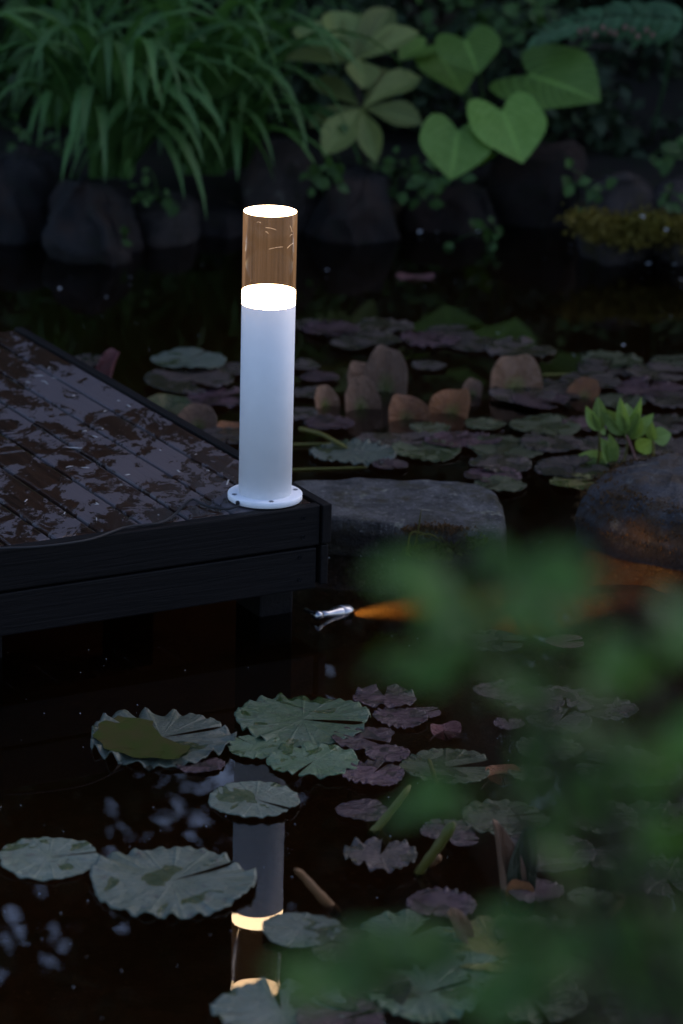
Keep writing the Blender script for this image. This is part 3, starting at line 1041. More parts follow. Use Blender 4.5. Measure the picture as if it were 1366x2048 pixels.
pad(344, 1768, 167, 'pad_grey', 'largest grey green lily pad with folded notch and wavy rim', rot=35, z=.005, me=own('pad_grey', 61, ripple=.03, notch=.015, lift=.06, dish=.02, nrip=21))
pad(768, 1401, 64, 'pad_purple', 'heart shaped dark purple lily pad with an open notch', rot=95, z=.008, me=own('pad_purple', 71, ripple=.05, notch=.3, nrip=9))
G = 'small purple pads by the large green pads'
for (x, y, h, r_) in ((800, 1441, 56, 200), (852, 1429, 30, 30), (722, 1484, 60, -30), (757, 1471, 32, 100), (775, 1516, 46, 160), (745, 1555, 64, 60)):
    pad(x, y, h, 'pad_purple', 'small crinkled purple lily pad beside the large green pads', G, rot=r_, var=RND.choice((1, 2, 5)))
pad(725, 1626, 54, 'pad_purple', 'lone smooth purple grey lily pad below the purple cluster', rot=35, var=0)
pad(760, 1728, 74, 'pad_dull', 'brown purple lily pad with a curled frilly rim', rot=80, z=.014, me=own('pad_dull', 81, ripple=.07, notch=.15, lift=.2, nrip=13, ragged=.03, dish=.04))
pad(892, 1543, 92, 'pad_olive', 'wrinkled olive grey lily pad with a stalk poking over it', rot=10, var=3)
pad(990, 1287, 64, 'pad_olive', 'thin dark olive lily pad alone near the spotlight', rot=-15, var=1)
pad(1130, 1292, 40, 'pad_red', 'small reddish lily pad with a rolled edge', rot=15, var=3)
pad(1018, 1453, 32, 'pad_purple', 'tiny bluish purple lily pad in open dark water', rot=100, var=2)
pad(1005, 1391, 58, 'pad_purple', 'purple lily pad curled up to show a pale shining edge', rot=20, me=own('pad_purple', 91, ripple=.02, notch=.2, lift=.3, dish=.1, nrip=10))
G = 'dim pads under the foreground leaves'
for (x, y, h, mt) in ((1062, 1407, 66, 'pad_purple'), (1118, 1449, 66, 'pad_dull'), (1215, 1426, 62, 'pad_dull'), (1098, 1506, 68, 'pad_olive'), (1060, 1552, 45, 'pad_olive'),
                      (1010, 1645, 88, 'pad_olive'), (1090, 1712, 100, 'pad_dull'), (1255, 1545, 110, 'pad_olive'), (1320, 1645, 90, 'pad_dull'), (1190, 1640, 85, 'pad_olive'),
                      (1180, 1800, 46, 'pad_olive'), (1330, 1765, 95, 'pad_dull'), (1240, 1725, 75, 'pad_dull'), (1070, 1790, 58, 'pad_purple'), (1130, 1400, 60, 'pad_dull')):
    pad(x, y, h, mt, 'dim dark lily pad half hidden behind the blurred foreground leaves', G)
for (x, y, h) in ((895, 1668, 55), (928, 1690, 30)):
    pad(x, y, h, 'pad_purple', 'purple lily pad crossed by the ribbed yellow green stalk', 'purple pads at the ribbed stalk', var=5)
pad(602, 1868, 80, 'pad_grey', 'grey lily pad cutting across the reflected glowing band', rot=-20, z=.008, var=0)
pad(990, 1900, 130, 'pad_yellow', 'yellowing lily pad partly under water below the folded brown leaf', rot=70, z=.004, var=1)
pad(560, 2030, 135, 'pad_grey', 'broad grey green lily pad covering the reflected lamp top', rot=100, z=.008, me=own('pad_grey', 101, ripple=.035, notch=.14, lift=.1, nrip=15))
G = 'overlapping pads at the foot of the foreground shrub'
for (x, y, h, mt) in ((700, 1900, 80, 'pad_olive'), (815, 1880, 110, 'pad_green'), (720, 1990, 105, 'pad_olive'), (850, 1995, 120, 'pad_green'), (1080, 1880, 95, 'pad_olive'),
                      (1200, 1950, 110, 'pad_olive'), (1310, 1900, 105, 'pad_olive'), (1060, 2010, 110, 'pad_olive'), (950, 1955, 95, 'pad_green'), (1310, 2030, 110, 'pad_dull'), (680, 2050, 90, 'pad_purple'), (880, 1815, 70, 'pad_purple')):
    pad(x, y, h, mt, 'large dull lily pad overlapping others below the foreground leaves', G)

# far pads, beyond the slab
pad(377, 735, 76, 'pad_grey', 'broad greyish lily pad lying on another beyond the deck edge', rot=60, z=.020, var=0)
pad(378, 770, 90, 'pad_dull', 'broad greyish lily pad with dark streaks beyond the deck edge', rot=-60, z=.010, var=3)
G = 'pads in the far drift'
far = [(600, 652, 40, 'dull'), (664, 665, 58, 'purple'), (772, 657, 58, 'dull'), (742, 682, 62, 'dull'), (702, 694, 42, 'dull'), (860, 683, 60, 'purple'), (955, 692, 62, 'dull'), (1040, 703, 72, 'dull'),
       (858, 736, 36, 'dull'), (900, 668, 50, 'dull'), (1045, 797, 68, 'dull'), (1118, 782, 70, 'dull'), (1080, 808, 58, 'purple'), (1225, 725, 62, 'olive'), (1220, 741, 66, 'dull'), (1312, 752, 64, 'dull'), (1345, 728, 45, 'olive'),
       (1300, 782, 72, 'purple'), (1345, 806, 58, 'dull'), (1240, 806, 52, 'olive'), (1325, 850, 62, 'dull'), (1345, 905, 70, 'dull'), (1275, 932, 66, 'dull'), (1180, 768, 60, 'dull'),
       (660, 852, 52, 'purple'), (705, 912, 86, 'grey'), (758, 884, 46, 'dull'), (780, 935, 36, 'purple'), (852, 906, 70, 'olive'), (905, 888, 56, 'purple'), (962, 884, 42, 'purple'), (812, 888, 70, 'dull'),
       (860, 862, 42, 'olive'), (970, 852, 42, 'olive'), (1090, 858, 72, 'olive'), (1175, 852, 52, 'purple'), (1015, 898, 84, 'olive'), (1105, 893, 66, 'dull'), (1000, 934, 64, 'dull'), (985, 956, 58, 'purple'),
       (1000, 976, 52, 'olive'), (1146, 944, 76, 'dull'), (1200, 896, 60, 'dull'), (470, 745, 45, 'dull'), (440, 800, 70, 'purple'), (455, 880, 60, 'dull'), (185, 728, 46, 'dull'), (620, 790, 44, 'dull'), (640, 760, 40, 'purple'), (600, 735, 40, 'dull'), (590, 830, 46, 'dull')]
look = {'dull': 'dull purplish brown', 'purple': 'purple', 'olive': 'olive green', 'grey': 'pale grey green'}
for (x, y, h, c) in far:
    where = ('between the deck edge and the lamp' if x < 560 else 'behind or below the bogbean shoots' if x > 1150 else 'in the farthest row before open dark water' if y < 720
             else 'close behind the stone slab' if y > 875 else 'among the upright brown leaves')
    pad(x, y, h, 'pad_' + c, look[c] + ' lily pad ' + where, look[c] + ' pads ' + where)
pad(1150, 971, 50, 'pad_yellow', 'small yellowing lily pad tucked between the slab and the boulder', rot=20, var=2)


# raised, folded and dead leaves
def cup_leaf(px, py, wpx, hpx, mat, label, lean=75, turn=0, curl=0.35, group=None, seed=1, sink=0.2, name='curled_leaf', spin=90):
    """a pad standing up out of the water: centre pixel of its foot, its width and height"""
    p = onz(px, py, 0)
    wd = msize(wpx, p) / 2
    ht = msize(hpx, p) / .95 * 1.02
    r = random.Random(seed)
    n, vs, fs, uv = 40, [], [], []
    rings = [0, .25, .5, .7, .85, .95, 1.0]
    ph = r.uniform(0, 6)
    for q in rings:
        for i in range(n + 1):
            t = i / n
            th = -pi / 2 + .02 + (2 * pi - .04) * t
            x, y = q * math.copysign(abs(cos(th)) ** .85, cos(th)), q * math.copysign(abs(sin(th)) ** .8, sin(th)) * (1 + .07 * sin(3 * th + ph) + .03 * sin(7 * th))
            z = curl * (abs(x) ** (1.2 + (seed % 3) * .5)) + .10 * sin(9 * th) * .25 * q ** 3 - .25 * curl * max(0, y) ** 3 + .12 * curl * sin(3 * th + ph) * q ** 3 + .1 * curl * y
            vs.append((x, y, z)); uv.append((t, q))
    for j in range(len(rings) - 1):
        a = j * (n + 1)
        for i in range(n):
            fs.append((a + i, a + n + 1 + i, a + n + 2 + i, a + i + 1))
    me = mesh(name, vs, fs, True, uv)
    o = link(name, me, M[mat])
    R = Matrix.Rotation(radians(turn), 4, 'Z') @ Matrix.Rotation(radians(lean), 4, 'X')
    o.matrix_world = Matrix.Translation((p.x, p.y, -ht * sink * .3)) @ R @ Matrix.Diagonal((wd, ht, (wd + ht) / 2, 1))
    sol = o.modifiers.new('thick', 'SOLIDIFY')
    sol.thickness = .02
    return tag(o, label, 'leaf', group)


cup_leaf(1030, 782, 106, 74, 'pad_brown', 'upright round pinkish brown leaf standing behind flat lily pads', 78, 5, .25, seed=2, sink=.12)
cup_leaf(772, 782, 92, 86, 'pad_brown', 'tall rounded brown leaf, the largest of the upright ones', 72, -12, .3, seed=3, sink=.1)
cup_leaf(728, 775, 80, 52, 'pad_brown', 'brown leaf leaning behind the tall rounded one', 66, 25, .3, seed=4, sink=.1)
cup_leaf(722, 818, 78, 60, 'pad_brown', 'pointed olive brown leaf standing in front of the tall rounded one', 74, 22, .3, seed=5, sink=.12)
cup_leaf(905, 826, 84, 50, 'pad_orange', 'cupped orange brown leaf rolled open beside the upright ones', 58, -25, .55, seed=6, sink=.1)
cup_leaf(812, 838, 86, 48, 'pad_orange', 'low arched orange brown leaf at the water line', 66, 18, .5, seed=7, sink=.14)
cup_leaf(945, 790, 42, 34, 'pad_brown', 'small folded brown leaf behind the cupped orange one', 60, -15, .5, seed=8)
cup_leaf(1168, 795, 74, 40, 'pad_orange', 'rusty turned up rim of a sinking leaf', 60, -35, .3, seed=9)
cup_leaf(650, 812, 56, 40, 'pad_brown', 'dark red brown leaf standing close to the lamp post', 70, 30, .4, seed=10)
cup_leaf(396, 856, 86, 46, 'pad_brown', 'rounded tan leaf bulging up beside the deck edge', 64, -10, .55, seed=11, sink=.12)
cup_leaf(336, 822, 100, 40, 'pad_yellow', 'yellow and orange dying leaf beside the deck edge', 34, -18, .4, seed=12)
cup_leaf(462, 862, 60, 28, 'pad_orange', 'bright orange dead leaf lying between deck and lamp', 30, 10, .3, seed=13)
cup_leaf(218, 752, 44, 56, 'pad_red', 'dark red pointed leaf standing behind the deck edge', 70, -40, .5, seed=14)
cup_leaf(888, 1462, 66, 18, 'pad_red', 'dark red curled young leaf floating in open water', 40, 20, .6, seed=15)
cup_leaf(1003, 1770, 52, 128, 'pad_brown', 'tall folded pinkish brown leaf, left half of the pair', 80, 48, .5, seed=16, sink=.06)
cup_leaf(1048, 1775, 62, 112, 'pad_olive', 'tall folded dark olive leaf, right half of the pair', 80, -20, .4, seed=17, sink=.06)
cup_leaf(1040, 1790, 56, 30, 'pad_orange', 'orange rolled leaf tip at the foot of the folded pair', 62, -10, .4, seed=18)
cup_leaf(1005, 1548, 70, 26, 'pad_orange', 'orange sliver of a dead leaf beside the olive pads', 24, 0, .3, seed=19)
cup_leaf(918, 1880, 34, 66, 'pad_brown', 'narrow tan rolled leaf rim between dull pads', 70, 60, .7, seed=20)
cup_leaf(830, 556, 78, 14, 'pad_red', 'reddish leaf sliver floating on the dark far water', 20, 5, .3, seed=21)


def stalk(pix, rad, mat, label, zs, name='stalk'):
    pts = [onz(x, y, z) for (x, y), z in zip(pix, zs)]
    n = 14
    rr = [(rad[0] + (rad[1] - rad[0]) * i / (n - 1)) * (.35 if i == n - 1 else .8 if i == n - 2 else 1 + .08 * sin(i * 2.1)) for i in range(n)]
    o = link(name, tube_mesh(name, spline(pts, n), rr, 7), M[mat])
    return tag(o, label, 'stalk')


stalk([(740, 1672), (775, 1630), (806, 1590), (820, 1570)], (.007, .004), 'stalk', 'yellow green rolled leaf stalk leaning out of the water', (-.01, .02, .05, .06), 'leaf_stalk')
stalk([(834, 1750), (862, 1712), (888, 1676), (908, 1646)], (.007, .008), 'stalk', 'thick ribbed yellow green stalk leaning over the purple pads', (-.005, .03, .06, .085), 'leaf_stalk')
stalk([(674, 1826), (640, 1790), (606, 1752), (590, 1738)], (.008, .004), 'dead', 'brown rolled stalk rising from dark water near the reflection', (-.02, .02, .05, .065), 'leaf_stalk')
stalk([(846, 1742), (858, 1730), (872, 1718), (882, 1712)], (.006, .007), 'dead', 'short brown cut stalk end beside the ribbed stalk', (-.01, .0, .01, .015), 'leaf_stalk')
stalk([(600, 858), (640, 868), (668, 882), (694, 896)], (.005, .004), 'stalk', 'yellow green stem lying across pads behind the lamp', (.015, .02, .018, .012), 'leaf_stalk')
stalk([(560, 890), (610, 889), (650, 888), (665, 887)], (.004, .003), 'stalk', 'thin yellow green stem floating level behind the lamp', (.003, .003, .003, .003), 'leaf_stalk')
stalk([(560, 940), (630, 938), (690, 936), (735, 934)], (.003, .002), 'stalk', 'very thin olive stem floating behind the slab', (.002, .002, .002, .002), 'leaf_stalk')
stalk([(1085, 750), (1120, 749), (1160, 749), (1190, 750)], (.003, .003), 'stalk', 'thin stem floating between far pads', (.003, .003, .003, .003), 'leaf_stalk')
stalk([(1230, 1790), (1245, 1800), (1222, 1825), (1205, 1840)], (.006, .005), 'dead', 'brown stalk tip among dim pads under the foreground leaves', (.03, .02, .01, -.01), 'leaf_stalk')
stalk([(858, 1520), (866, 1545), (872, 1565), (876, 1580)], (.003, .005), 'stalk', 'short olive stalk lying on the wrinkled pad', (.02, .016, .016, .014), 'leaf_stalk')


# ------------------------------------------------------------------ leaves and plants
def leaf_mesh(name, shape, arch=0.2, fold=0.15, n=9, wave=0.0, seed=0):
    """unit leaf: stalk end at the origin, tip at y = 1, half width about 0.5"""
    r = random.Random(seed)
    vs, fs, uv = [], [], []
    cols = (-1, -.85, -.6, -.3, 0, .3, .6, .85, 1) if shape == 'heart' else (-1, -.55, 0, .55, 1)
    for j in range(n + 1):
        t = j / n
        if shape == 'strap':
            w_ = (.55 + .45 * sin(pi * min(1, t * 1.3 + .1))) * (1 - t ** 3.0)
        elif shape == 'obovate':
            w_ = sin(pi * t ** 1.55) ** .8 * (1 if t < .9 else 1) if 0 < t < 1 else 0
        elif shape == 'heart':
            w_ = max(0, sin(pi * min(1, (t * .92 + .08)) ** .66)) ** (.42 + .5 * t)
        else:
            w_ = sin(pi * t ** .9) ** .85 if 0 < t < 1 else 0
        for c in cols:
            x = .5 * w_ * c
            y = t
            if shape == 'heart' and t < .25:
                y = t - .30 * sin(pi * abs(c) * .72) * (1 - t / .25) ** .8
            z = fold * abs(c) * w_ * .5 - arch * (t * t) + wave * sin(t * 9 + c * 2 + seed) * abs(c) * .5
            vs.append((x, y, z)); uv.append((.5 + .5 * c, t))
    m_ = len(cols)
    for j in range(n):
        for i in range(m_ - 1):
            a = j * m_ + i
            fs.append((a, a + 1, a + m_ + 1, a + m_))
    return mesh(name, vs, fs, True, uv)


def put_leaf(parent, me, base, tip, width, up, name='leaf', mat=None):
    """base and tip in world space"""
    base, tip = Vector(base), Vector(tip)
    y = tip - base
    L_ = y.length
    y.normalize()
    z = Vector(up) - y * Vector(up).dot(y)
    z.normalize()
    x = y.cross(z)
    o = link(name, me, mat, parent)
    Mx = Matrix((x, y, z)).transposed().to_4x4()
    o.matrix_local = Matrix.Translation(base - parent.location) @ Mx @ Matrix.Diagonal((width, L_, L_, 1))
    return o


def lm(shape, mat, k, **kw):
    out = []
    for i in range(k):
        me = leaf_mesh('leaf', shape, seed=i + 3, **kw)
        me.materials.append(M[mat])
        out.append(me)
    return out


# strap-leaved clumps: each blade rises, arches over and hangs
def blade(parent, az, L_, rise, width, r):
    n = 11
    pts = []
    p = Vector((r.uniform(-.05, .05), r.uniform(-.04, .04), 0))
    d = Vector((cos(az) * (1 - rise), sin(az) * (1 - rise), rise * 1.3)).normalized()
    bend = r.uniform(.3, .55)
    for i in range(n):
        pts.append(p.copy())
        p = p + d * (L_ / (n - 1))
        k = i / (n - 1)
        d = (d + Vector((cos(az) * .05, sin(az) * .05, -bend * (0.12 + 1.5 * k)))).normalized()
    vs, fs, uv = [], [], []
    side = Vector((-sin(az), cos(az), 0))
    tw = r.uniform(-.5, .5)
    for i, q in enumerate(pts):
        t = i / (n - 1)
        w_ = width * (.5 + .5 * min(1, t * 3)) * (1 - t ** 3.5) + .0006
        a = pts[max(0, i - 1)]; b_ = pts[min(n - 1, i + 1)]
        tg = (b_ - a).normalized()
        s = (Matrix.Rotation(tw * t, 3, tg) @ side)
        s = (s - tg * s.dot(tg)).normalized()
        nn = tg.cross(s)
        vs += [q - s * w_ * .5 + nn * w_ * .13, q - nn * w_ * .05, q + s * w_ * .5 + nn * w_ * .13]
        uv += [(0, t), (.5, t), (1, t)]
    for i in range(n - 1):
        for c in (0, 1):
            a = i * 3 + c
            fs.append((a, a + 1, a + 4, a + 3))
    link('blade', mesh('blade', vs, fs, True, uv), M['strap'], parent)


def clump(px, py, Y, n, lo, hi, width, seed, label, spread=1.0, name='strap_leaf_clump'):
    r = random.Random(seed)
    p = ony(px, py, Y)
    t = thing(name, (p.x, p.y, max(p.z, 0.02)), label, 'plant', 'strap leaved clumps on the far bank')
    for i in range(n):
        az = radians(270) + r.gauss(0, 1.25) * spread
        low = i % 3 == 0
        blade(t, az, r.uniform(lo, hi) * (.8 if low else 1), r.uniform(.45, .7) if low else r.uniform(.72, .93), width * r.uniform(.75, 1.2), r)
    return t


clump(225, 352, 8.1, 48, .5, .8, .042, 1, 'arching strap leaved clump hanging over the wedge shaped rock')
clump(405, 345, 8.3, 46, .52, .82, .04, 2, 'tall strap leaved clump above the low pale rock')
clump(488, 335, 8.45, 28, .52, .78, .04, 3, 'strap leaved clump beside the tall upright rock')
clump(130, 250, 8.9, 34, .5, .75, .026, 4, 'strap leaved clump at the back, left of the others')
clump(340, 230, 9.0, 44, .5, .8, .026, 5, 'upright strap leaved clump behind the tall one')
clump(20, 240, 9.1, 26, .5, .8, .024, 6, 'dim strap leaved clump beside the far left shrub')
clump(520, 200, 9.1, 26, .5, .75, .024, 7, 'strap leaved clump behind the whorled plant')

# plant with whorls of broad leaves
wb = ony(725, 330, 8.35)
wp = thing('whorled_plant', (wb.x, wb.y, max(.02, wb.z)), 'plant with two whorls of broad ribbed pale green leaves above the bank', 'plant')
OB = lm('obovate', 'broad', 3, arch=.12, fold=.25, wave=.03)
up = Vector((0, -.65, .75))
c1 = (703, 128, 8.4)
for tx, ty, w_, dy in ((588, 42, 74, .12), (668, 10, 78, .14), (722, 14, 62, .18), (786, 6, 66, .14), (838, 52, 60, .08), (572, 108, 44, -.02), (728, 166, 70, -.14), (640, 22, 60, .2)):
    bx, by = (c1[0], c1[1]) if ty < 130 else (c1[0] + 15, c1[1] - 12)
    b3 = ony(bx, by, c1[2]); t3 = ony(tx, ty, c1[2] + dy)
    put_leaf(wp, RND.choice(OB), b3, t3, msize(w_, t3), up + Vector((RND.uniform(-.25, .25), 0, RND.uniform(-.2, .2))))
c2 = (724, 216, 8.35)
for tx, ty, w_, dy in ((618, 152, 58, .1), (842, 142, 62, .1), (618, 246, 46, -.05), (650, 300, 72, -.14), (845, 240, 60, -.05), (750, 316, 52, -.14), (790, 130, 50, .16)):
    b3 = ony(c2[0], c2[1], c2[2]); t3 = ony(tx, ty, c2[2] + dy)
    put_leaf(wp, RND.choice(OB), b3, t3, msize(w_, t3), up + Vector((RND.uniform(-.25, .25), 0, RND.uniform(-.2, .2))))
st = [wp.location.copy() - wp.location, ony(722, 222, 8.37) - wp.location, ony(703, 132, 8.42) - wp.location]
link('stem', tube_mesh('stem', spline(st, 10), [.007] * 10, 6), M['bark'], wp)

# hosta with heart shaped leaves
hb = ony(990, 300, 8.6)
hp = thing('hosta', (hb.x, hb.y, max(.05, hb.z)), 'hosta with large heart shaped bright green leaves on the bank', 'plant')
HL = lm('heart', 'hosta', 3, arch=.1, fold=.14, wave=.02, n=12)
for (bx, by, tx, ty, w_, Yb, Yt, u_) in (
        (916, 262, 902, 350, 150, 8.25, 8.10, (0, -.75, .65)),
        (1004, 222, 1045, 316, 158, 8.3, 8.14, (.1, -.75, .65)),
        (1058, 150, 1198, 190, 200, 8.45, 8.3, (0, -.62, .78)),
        (930, 80, 955, 138, 132, 8.5, 8.35, (-.1, -.5, .85)),
        (880, 110, 925, 178, 128, 8.6, 8.45, (.1, -.45, .9)),
        (960, 330, 985, 300, 60, 8.45, 8.35, (0, -.5, .85)),
        (850, 92, 800, 112, 70, 8.6, 8.5, (0, -.5, .9))):
    b3 = ony(bx, by, Yb); t3 = ony(tx, ty, Yt)
    put_leaf(hp, RND.choice(HL), b3, t3, msize(w_, t3), u_)
    q = b3 - hp.location
    link('leaf_stalk', tube_mesh('leaf_stalk', spline([(q.x * .1, .02, -.03), (q.x * .6, q.y * .5 + .03, q.z * .75), q], 8), [.006, .006, .0055, .005, .005, .0045, .004, .004], 6), M['ivy'], hp)

# big compound leaf with a row of pale buds under it
fb = ony(1310, 120, 8.9)
fp = thing('compound_leaf_plant', (fb.x, fb.y, .12), 'blue green plant with a long toothed compound leaf, top right of the bank', 'plant')
FL = lm('oval', 'fern', 2, arch=.15, fold=.1, wave=.04)
tip = (1085, 68); root = (1366, 40)
for i in range(15):
    t = i / 14
    cx = root[0] + (tip[0] - root[0]) * t; cy = root[1] + (tip[1] - root[1]) * t - 20 * sin(pi * t)
    for s in (-1, 1):
        ln = 78 * (1 - .55 * t) * (1.1 if s > 0 else .8) * RND.uniform(.75, 1.2)
        b3 = ony(cx, cy, 8.55 - .1 * t); t3 = ony(cx - ln * .75, cy + s * ln * .62, 8.55 - .1 * t + (-.05 if s > 0 else .06))
        put_leaf(fp, FL[i % 2], b3, t3, msize(27 * (1 - .3 * t), b3) * RND.uniform(.8, 1.25), (RND.uniform(-.3, .3), -.55, .8), 'leaflet')
b3 = ony(tip[0] + 30, tip[1], 8.45)
pts = [fp.location - fp.location, ony(1340, 70, 8.6) - fp.location, ony(1240, 35, 8.52) - fp.location, ony(1100, 66, 8.45) - fp.location]
link('leaf_stalk', tube_mesh('leaf_stalk', spline(pts, 14), .004, 6), M['fern'], fp)
BUD = lathe('bud', [(0, .014), (.004, .012), (.006, .006), (.005, 0), (0, -.003)], 8)
BUD.materials.append(M['pink_stem'])
for i in range(11):
    q = ony(1160 + 14.5 * i + RND.uniform(-3, 3), 74 - 10 * sin(i / 10 * pi) + RND.uniform(-9, 9), 8.42)
    o = link('bud', BUD, None, fp)
    o.location = q - fp.location

# ivy and seedlings among the rocks
IV = lm('oval', 'ivy', 3, arch=.15, fold=.2)


def sprig(px, py, Y, n, spread, size, label, seed, mats=IV, name='ivy_sprig', cat='ivy', group='ivy among the rocks'):
    r = random.Random(seed)
    p = ony(px, py, Y)
    t = thing(name, p, label, cat, group)
    pts = [Vector((0, .05, -.06)), Vector((0, 0, 0))]
    for i in range(n):
        q = ony(px + r.gauss(0, spread), py + r.gauss(0, spread * .75), Y + r.uniform(-.05, .05))
        a = r.uniform(0, 6.28)
        d = Vector((cos(a), -.3, sin(a) * .8 - .2)).normalized()
        s = size * r.uniform(.7, 1.3)
        put_leaf(t, r.choice(mats), q, q + d * s, s * .8, (r.uniform(-.4, .4), -.6, .7))
        link('stem', tube_mesh('stem', [Vector((0, .03, -.02)), (q - p) * .5 + Vector((0, .02, .01)), q - p], .0015, 4), M['ivy'], t)
    return t


sprig(652, 352, 8.1, 16, 20, .034, 'tuft of small bright leaves beside the upright rock', 1)
sprig(862, 372, 8.15, 18, 26, .034, 'ivy sprig hanging below the heart shaped leaves', 2)
sprig(790, 345, 8.3, 22, 34, .03, 'dim ivy mat under the lower whorl', 3)
sprig(985, 470, 8.05, 12, 24, .03, 'small green sprig at the waterline under the dark brown rock', 4)
sprig(1345, 305, 8.3, 12, 20, .045, 'leafy sprig above the mossy rocks', 5)
sprig(1335, 395, 7.95, 8, 12, .03, 'blue green seedling between the two mossy rocks', 6)
sprig(1190, 385, 8.0, 14, 26, .035, 'ivy sprig on the left shoulder of the peaked rock', 7)
sprig(60, 315, 8.3, 26, 50, .03, 'yellow green ivy mat above the large blackish rock', 8)
sprig(320, 395, 8.0, 16, 34, .028, 'small weeds over the low pale rock', 9)
sprig(240, 480, 7.9, 8, 14, .025, 'tiny weeds at the waterline by the wedge shaped rock', 10)
sprig(950, 40, 8.75, 30, 60, .04, 'pale blue green foliage behind the hosta', 11)
sprig(1060, 45, 8.8, 22, 40, .035, 'yellow green foliage between hosta and compound leaf', 12)
sprig(30, 90, 9.0, 24, 50, .08, 'broad dim leaves at the far left', 13)
sprig(560, 60, 8.8, 26, 40, .05, 'broad dim leaves between grass and whorled plant', 14)

# bogbean beside the boulder
bc = onz(1232, 930, 0)
bp_ = thing('bogbean', (bc.x, bc.y, 0), 'bright green bogbean shoots rising from the water behind the boulder', 'plant')
BL = lm('oval', 'bog', 3, arch=.12, fold=.3)
yb = bc.y
for (fx, fy, jx, jy, leaves, mt) in (
        (1195, 920, 1199, 862, ((1172, 815, 22), (1197, 795, 28), (1212, 858, 20)), 'stalk'),
        (1278, 930, 1252, 868, ((1206, 820, 34), (1256, 805, 40), (1240, 800, 24)), 'pink_stem'),
        (1243, 925, 1256, 878, ((1278, 830, 34), (1308, 828, 26), (1282, 800, 20)), 'stalk'),
        (1304, 930, 1306, 880, ((1342, 866, 36), (1303, 848, 22), (1270, 902, 34)), 'stalk'),
        (1236, 938, 1222, 932, ((1156, 908, 34), (1206, 878, 30), (1222, 868, 26)), 'stalk')):
    f3 = ony(fx, fy, yb + .0); f3.z = min(f3.z, 0) - .01
    j3 = ony(jx, jy, yb + RND.uniform(-.02, .02))
    link('stem', tube_mesh('stem', spline([f3 - bp_.location, (f3 + j3) / 2 + Vector((.002, 0, 0)) - bp_.location, j3 - bp_.location], 7), .0028, 7), M[mt], bp_)
    for (tx, ty, w_) in leaves:
        t3 = ony(tx, ty, yb + RND.uniform(-.03, .03))
        put_leaf(bp_, RND.choice(BL), j3, t3, msize(w_ * 1.15, t3), (RND.uniform(-.5, .5), -.9, .5))


# ------------------------------------------------------------------ moss, weeds and floating bits
def moss(name, pts, mat, label, n, size, seed, cat='moss'):
    """many tiny upright leaflets round given points"""
    r = random.Random(seed)
    vs, fs = [], []
    c = sum((p for p, s in pts), Vector()) / len(pts)
    for i in range(n):
        p, s = r.choice(pts)
        q = p + Vector((r.gauss(0, s), r.gauss(0, s * .5), r.gauss(0, s * .4))) - c
        d = Vector((r.gauss(0, .6), r.gauss(-.4, .5), r.uniform(.4, 1))).normalized()
        e = d.orthogonal().normalized()
        e = Matrix.Rotation(r.uniform(0, 6.28), 3, d) @ e
        z = size * r.uniform(.5, 1.4)
        k = len(vs)
        vs += [q - d * z * .3, q + e * z * .3 + d * z * .2, q + d * z, q - e * z * .3 + d * z * .2]
        fs.append((k, k + 1, k + 2, k + 3))
    o = link(name, mesh(name, vs, fs, False), M[mat])
    o.location = c
    o['kind'] = 'stuff'
    return tag(o, label, cat)


fy = 5.486
moss('moss', [(ony(x, y, fy + .004), .009) for x, y in ((822, 1062), (850, 1056), (880, 1058), (905, 1060), (930, 1062), (865, 1070), (900, 1075))], 'moss_brown', 'brown moss along the slab edge', 1400, .006, 1)
moss('creeping_weed', [(ony(x, y, fy - .008), .010) for x, y in ((830, 1105), (850, 1098), (870, 1102), (895, 1095), (915, 1100), (940, 1090), (955, 1082), (880, 1110), (845, 1112))], 'moss', 'green creeping weed on the slab face above the water', 1300, .009, 2, 'weed')
moss('moss', [(ony(x, y, 7.9), .03) for x, y in ((1180, 440), (1210, 450), (1240, 455), (1270, 450), (1300, 445), (1230, 470), (1265, 478), (1200, 465))], 'moss_gold', 'golden moss cushion on the foot of the peaked rock', 4200, .012, 3)
moss('moss', [(ony(x, y, 7.92), .03) for x, y in ((1340, 450), (1365, 455), (1350, 470))], 'moss_gold', 'golden moss cushion on the rock next to the peaked rock', 1800, .012, 4)
GB = [((828, 1100), (836, 1062), (843, 1018), .0016), ((815, 1105), (822, 1066), (848, 1066), .0014), ((838, 1070), (860, 1068), (878, 1078), .0012), ((895, 1090), (880, 1072), (884, 1098), .001), ((840, 1110), (860, 1100), (880, 1112), .0012)]
gt = thing('grass_tuft', ony(835, 1108, fy), 'thin grass blades sprouting from the slab edge', 'grass')
for a_, b_, c_, w_ in GB:
    P3 = [ony(x, y, fy - .012) - gt.location for x, y in (a_, b_, c_)]
    link('blade', tube_mesh('blade', spline(P3, 8), [w_] * 6 + [w_ * .7, w_ * .2], 5), M['stalk'], gt)
# brown moss cap on the boulder
bo = bpy.data.objects['boulder']
tri = [(bo.matrix_world @ v.co if False else v.co + bo.location, .007) for v in bo.data.vertices if v.co.z > .035 and v.co.z < .115]
moss('moss', tri, 'moss_brown', 'brown moss clinging to the boulder', 5200, .0045, 5)

